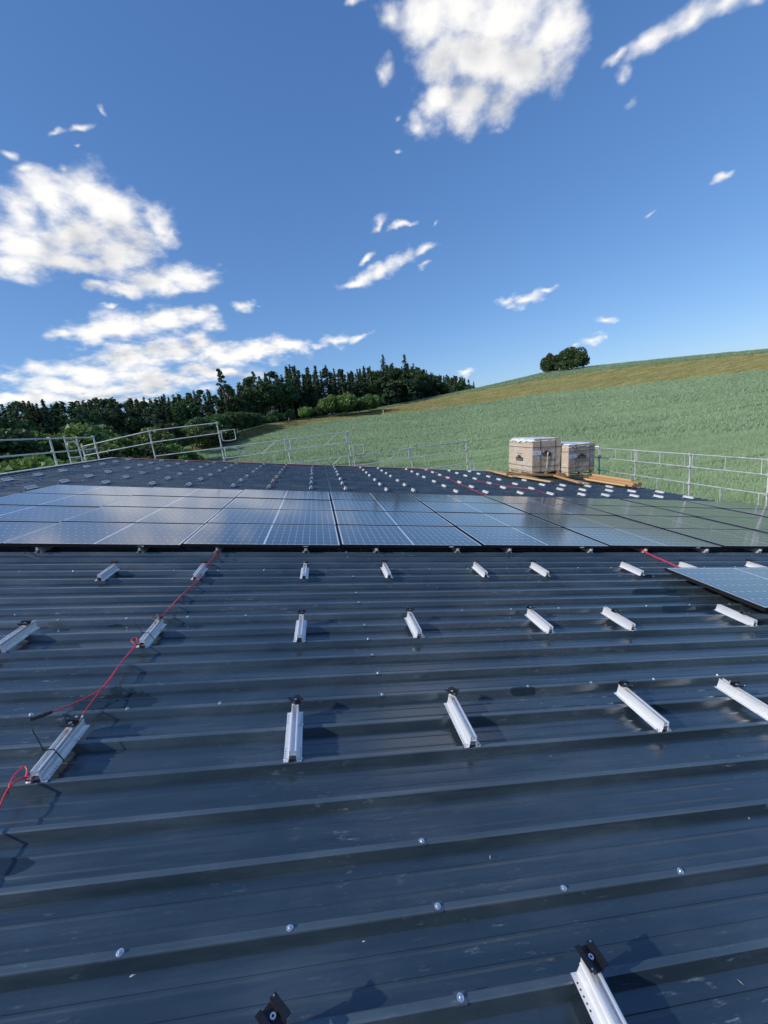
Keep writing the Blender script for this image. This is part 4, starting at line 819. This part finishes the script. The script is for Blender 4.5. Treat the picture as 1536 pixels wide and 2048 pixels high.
V, br = broadleaf(431, 3.4, 6.0, .1, 26, 110, .42); kind('bushd', 6, trunk_mesh(3, .12, M_bark, 440, .02, br), tri_obj('crown', V, M_leafd))
def tree(knd, az, r, top, label, cat='tree', group=None, name=None, wide=1.0, sink=0.0):
    """top = elevation of the tree's tip seen from the camera, degrees"""
    H0, tm, cmh = KINDS[knd]; g = pol(az, r); g.z -= sink
    if cat == 'tree' and az > 12 and az < 25: g.z -= max(0, 15 - (CAM.z + r*math.tan(math.radians(top)) - g.z))
    h = CAM.z + r*math.tan(math.radians(top)) - g.z; s = max(h, 2.0)/H0
    o = bpy.data.objects.new(name or 'conifer', None); COL.objects.link(o); o.location = g
    o.rotation_euler = (0, 0, rj.uniform(0, 6.28)); o.scale = (s*wide, s*wide, s); tag(o, label, cat, group)
    obj('trunk', tm, o); obj('crown', cmh, o); return o
TA = [-42, -36, -32, -28.06, -25.4, -22.1, -18.7, -14.25, -12, -10.6, -8.9, -6.7, -5.1, -1.9, 2.5, 5.7, 10, 12.8, 16, 18.5, 20.7, 21.9]
TE = [6.8, 6.6, 6.4, 6.1, 6.2, 6.2, 5.8, 6.2, 6.4, 6.6, 6.7, 7.3, 7.7, 8.2, 7.7, 7.0, 7.2, 7.0, 5.5, 4.7, 4.1, 3.3]
FR = lambda az: np.interp(az, [-42, -18, -10, 0, 8, 12, 16, 22], [118, 125, 142, 160, 178, 195, 226, 262])
CON = 'conifers in the forest beyond the field'
az = -35.5; SEG = [(-99, 'above the leafy trees by the left picture edge'), (-27, 'above the scaffold ladder top'), (-22, 'above the far left roof corner'), (-18, 'above the sloping far guard rail'), (-14, 'just left of the tallest lone pine'), (-10.6, 'between the two tallest lone pines'), (-6.6, 'between second lone pine and large bushes'), (1.5, 'above the large rounded bushes'), (9.9, 'between the two tallest spruces'), (12.9, 'at the falling right end of the forest')]
seg = lambda a: [t for l, t in SEG if a >= l][-1]
while az < 21.5:
    e = np.interp(az, TA, TE); k = rj.random()
    kd = rj.choice(['bare0', 'bare1', 'bare2', 'bare3', 'full0', 'full1', 'pine0', 'pine1', 'pine2', 'pine1', 'leafd1', 'leafd2']) if az < 8 else rj.choice(['full0', 'full1', 'bare2', 'bare3', 'leafd0', 'leafd2'])
    f = rj.uniform(.84, 1.01) if az < 14 else rj.uniform(.9, 1.0)
    lab = {'f': 'dark spruce with low branches ', 'b': 'dark spruce with bare lower trunk ', 'p': 'slim pine with tufted top ', 'l': 'dark broadleaf tree '}[kd[0]] + seg(az)
    tree(kd, az, float(FR(az))+rj.uniform(0, 5), e*f, lab, 'tree', CON, 'broadleaf_tree' if kd[0] == 'l' else 'conifer')
    az += rj.uniform(.45, .95)
for i in range(60):                         # second and third rows inside the forest
    az = rj.uniform(-35, 20.5); e = np.interp(az, TA, TE)*rj.uniform(.86, 1.03)
    kd = rj.choice(['full0', 'full1', 'bare2', 'bare0'])
    tree(kd, az, float(FR(az))+rj.uniform(9, 24), e, 'dark conifer deep in the forest ' + seg(az), 'tree', 'conifers deep inside the forest')
tree('lonepine', -10.55, 138, 8.42, 'tallest lone pine with bare trunk above the left forest', 'tree', None, wide=1.0)
tree('lonepine', -6.6, 148, 7.8, 'second tall slim pine right of the tallest lone pine', 'tree', None, wide=.8)
tree('full0', 10.05, 178, 8.2, 'tall ragged spruce above the right bushes, left of two', 'tree', None, wide=1.25)
tree('full1', 12.85, 190, 7.85, 'tall pointed spruce near the right forest end, right of two', 'tree', None, wide=1.3)
# the rest of the wood reads as one dark mass
Vw = []; lowp = [spruce(500+i, .05, .2, 20, .4, 2.2) for i in range(3)]
for i in range(210):
    az = rj.uniform(-37, 21); r = float(FR(az))+rj.uniform(20, 70); g = pol(az, r); h = CAM.z + r*math.tan(math.radians(np.interp(az, TA, TE)*rj.uniform(.84, .985))) - g.z
    s = h/20; a = rj.uniform(0, 6.28); q = lowp[i % 3]*s; c, sn = math.cos(a), math.sin(a)
    Vw.append(np.stack([q[:, 0]*c-q[:, 1]*sn+g.x, q[:, 0]*sn+q[:, 1]*c+g.y, q[:, 2]+g.z], 1))
tag(obj('distant_wood', tri_obj('distant_wood', np.concatenate(Vw), M_needle)), 'dark inner mass of the conifer forest behind its front trees', 'wood', None, 'stuff')
# broadleaf trees and hedges in front of the forest
NEAR = [(-33, 60, 4.9), (-30.4, 66, 4.4), (-27.2, 64, 5.1), (-24.6, 70, 4.2), (-31.8, 46, 2.4), (-28.6, 44, 1.7), (-25.4, 50, 1.9), (-22.6, 58, 3.0), (-20.2, 72, 3.5), (-17.8, 84, 3.4), (-34.5, 40, 1.5), (-22.0, 46, .5), (-19.6, 56, .9), (-17.2, 66, 1.0),
        (-24.0, 40, -.6), (-30.5, 36, -.7), (-27, 36, -.9), (-15.4, 96, 2.9)]
DESC = ['sunlit round broadleaf tree', 'green broadleaf tree', 'light green leafy tree']
for i, (a, r, t) in enumerate(NEAR):
    tier = [q for q in sorted(NEAR) if (q[2] > 2.2) == (t > 2.2)]; lab = f'leafy green tree behind the left guard rail, {ORD[tier.index((a, r, t))+1]} from left in the {"upper" if t > 2.2 else "lower"} tier'
    tree(f'leaf{"md"[(i*7) % 3 == 0]}{i % 3}', a, r, t, lab, 'tree', 'leafy trees behind the left guard rail', 'broadleaf_tree', wide=1.15)
HEDGE = [(-13.8, 112, 3.3), (-12.2, 116, 3.5), (-10.7, 120, 3.6), (-9.2, 123, 3.4), (-7.9, 126, 3.1), (-6.8, 128, 2.6), (-15.2, 106, 2.4), (-13.2, 104, 1.6), (-11.4, 108, 1.5)]
for i, (a, r, t) in enumerate(HEDGE): tree('bushd', a, r, t, f'dark bush, {ORD[sorted(HEDGE).index((a, r, t))+1]} from the left in the hedge below the tall pines', 'bush', 'dark hedge bushes below the pines', 'hedge_bush', 1.1)
for (a, r, t, k, w, lab) in [(2.6, 150, 4.25, 'bush', 1.0, 'large rounded green bush at the forest edge, left half'), (4.5, 152, 4.3, 'bush', 1.0, 'large rounded green bush at the forest edge, right half'), (7.5, 158, 3.7, 'bush', 1.05, 'green bush right of the large rounded bush at the forest edge'),
                             (-5.0, 136, 3.1, 'bushd', .9, 'dark bush left of the white blossoming shrub'), (-3.0, 142, 3.0, 'bushd', .8, 'low dark bush at the forest edge, left of the large bushes'), (-.9, 146, 3.1, 'bush', .9, 'medium green bush touching the large rounded bush'), (.6, 148, 2.9, 'bushd', .8, 'small dark bush just before the large rounded bush'),
                             (6.2, 156, 3.0, 'bushd', .8, 'low dark bush between the large rounded bush and its right neighbour')]: tree(k, a, r, t, lab, 'bush', None, 'bush', w)
tree('lone', 32.9, 236, 6.05, 'large round tree alone on the hill crest, right of two', 'tree', None, 'broadleaf_tree', 1.12, 3.5)
tree('lone', 30.45, 236, 5.75, 'smaller slim tree beside the large round one on the hill crest', 'tree', None, 'broadleaf_tree', .62, 3.5)
# white marker posts at the field edge
for (a, r, lab) in [(-17.95, 88, 'small white marker post at the left field corner'), (9.3, 150, 'tiny white marker post at the forest corner of the field')]:
    g = pol(a, r); p = bpy.data.objects.new('marker_post', None); COL.objects.link(p); p.location = g; tag(p, lab, 'marker post'); MB().tube([(0, 0, -.2), (0, 0, 1.5)], .07, 8).build('shaft', M_label, p); MB().tube([(0, 0, 1.5), (0, 0, 1.85)], [.16, .02], 6).build('cap', M_label, p)

# ------------------------------------------------------------------ standing wheat
M_wheat = leaf_material('wheat', (.300, .405, .235), .20, .3, 0, .06)
M_dry = leaf_material('dry_grass_blades', (.55, .48, .20), .45, .2, 0, .35)
def wheat(name, label, az0, az1, ra, rb, n, blades, wscale, hscale, mat=None):
    rng = np.random.default_rng(int(abs(ra)*10)+3); AZ = rng.uniform(az0, az1, n); r1, _, r2, _, r3, _ = terrain_keys(AZ)
    lo = ra if not callable(ra) else ra; u = rng.uniform(0, 1, n)
    if ra == -2: R = np.sqrt(r1**2 + u*((r2+.3)**2-r1**2))
    elif ra < 0: R = np.sqrt((r2+.5)**2 + u*(r3**2-(r2+.5)**2))
    else: hi = np.minimum(rb, r1-.2); R = np.sqrt(ra**2 + u*(hi**2-ra**2)); ok = r1 > ra+1; AZ, R = AZ[ok], R[ok]
    n = len(R); a = np.radians(AZ); x = CAM.x + R*np.sin(a); y = R*np.cos(a)
    ok = ~((x > -8.5) & (x < 12.3) & (y < 18.2)); x, y, AZ, R = x[ok], y[ok], AZ[ok], R[ok]; n = len(x)
    # drill rows: pull the plants onto lines running along the slope
    rd = np.array([.98, -.17]); rn = np.array([.17, .98]); q = x*rn[0]+y*rn[1]; p = x*rd[0]+y*rd[1]; ROW = .42 if blades > 4 else 1.3
    q2 = np.round(q/ROW)*ROW + rng.normal(size=n)*ROW*.17; x, y = p*rd[0]+q2*rn[0], p*rd[1]+q2*rn[1]
    if mat is None:
        tl = np.abs((q2 + 4) % 16 - 8); keep = (tl > .30) & (np.abs(tl-1.9) > .30); x, y, p, q2 = x[keep], y[keep], p[keep], q2[keep]; n = len(x)
    AZ = np.degrees(np.arctan2(x-CAM.x, y)); R = np.hypot(x-CAM.x, y); z = ground(AZ, R)
    wave = .84 + .20*np.sin(q2*1.1 + 1.3*np.sin(p*.11)) * np.sin(q2*.31+p*.05+.6) + rng.normal(size=n)*.06
    B = np.stack([x, y, z], 1); Vs = []
    for k in range(blades):
        o = rng.normal(size=(n, 2))*.10*wscale; ang = rng.uniform(0, 6.283, n); w = rng.uniform(.014, .03, n)*wscale; h = CROP*wave*hscale*rng.uniform(.72, 1.12, n); ln = rng.normal(size=(n, 2))*.13*np.sqrt(wscale) + np.array([.05, 0])
        s = np.stack([np.cos(ang)*w, np.sin(ang)*w, np.zeros(n)], 1); b0 = B + np.concatenate([o, np.full((n, 1), .12)], 1); tip = b0 + np.concatenate([ln, (h-.12)[:, None]], 1)
        Vs.append(np.stack([b0-s, b0+s, tip], 1))
    V = np.concatenate(Vs).reshape(-1, 3)
    return tag(obj(name, tri_obj(name, V, mat or M_wheat)), label, 'grass' if mat else 'wheat', None, 'stuff')
wheat('wheat_crop', 'green standing wheat nearest the right guard rail', 8, 58, 26, 62, 62000, 9, .95, 1.0)
wheat('wheat_crop', 'green standing wheat on the middle slope of the field', -22, 58, 61.5, 105, 52000, 6, 1.7, 1.0)
wheat('wheat_crop', 'green standing wheat on the upper slope of the field', -22, 60, 104.5, 172, 72000, 4, 3.0, 1.0)
wheat('wheat_crop', 'narrow strip of green crop along the hill crest', 8.8, 62, -1, 0, 30000, 4, 4.0, 1.0)
wheat('dry_grass', 'dry yellow grass strip between the wheat and the upper field', -21, 62, -2, 0, 36000, 4, 3.4, .42, M_dry)
# unseen trees added behind the viewer to darken the reflections in the rib flanks
Vb = []
for i in range(26):
    a = math.radians(128 + 4.0*i + rj.uniform(-1, 1)); r = rj.uniform(30, 44); q = lowp[i % 3]*rj.uniform(.8, 1.1)
    Vb.append(q*np.array([1.5, 1.5, 1.0]) + np.array([CAM.x+r*math.sin(a), r*math.cos(a), -.3]))
tag(obj('added_tree_belt', tri_obj('added_tree_belt', np.concatenate(Vb), M_needle)), 'added unseen belt of dark trees for darker rib flank reflections', 'wood', None, 'stuff')
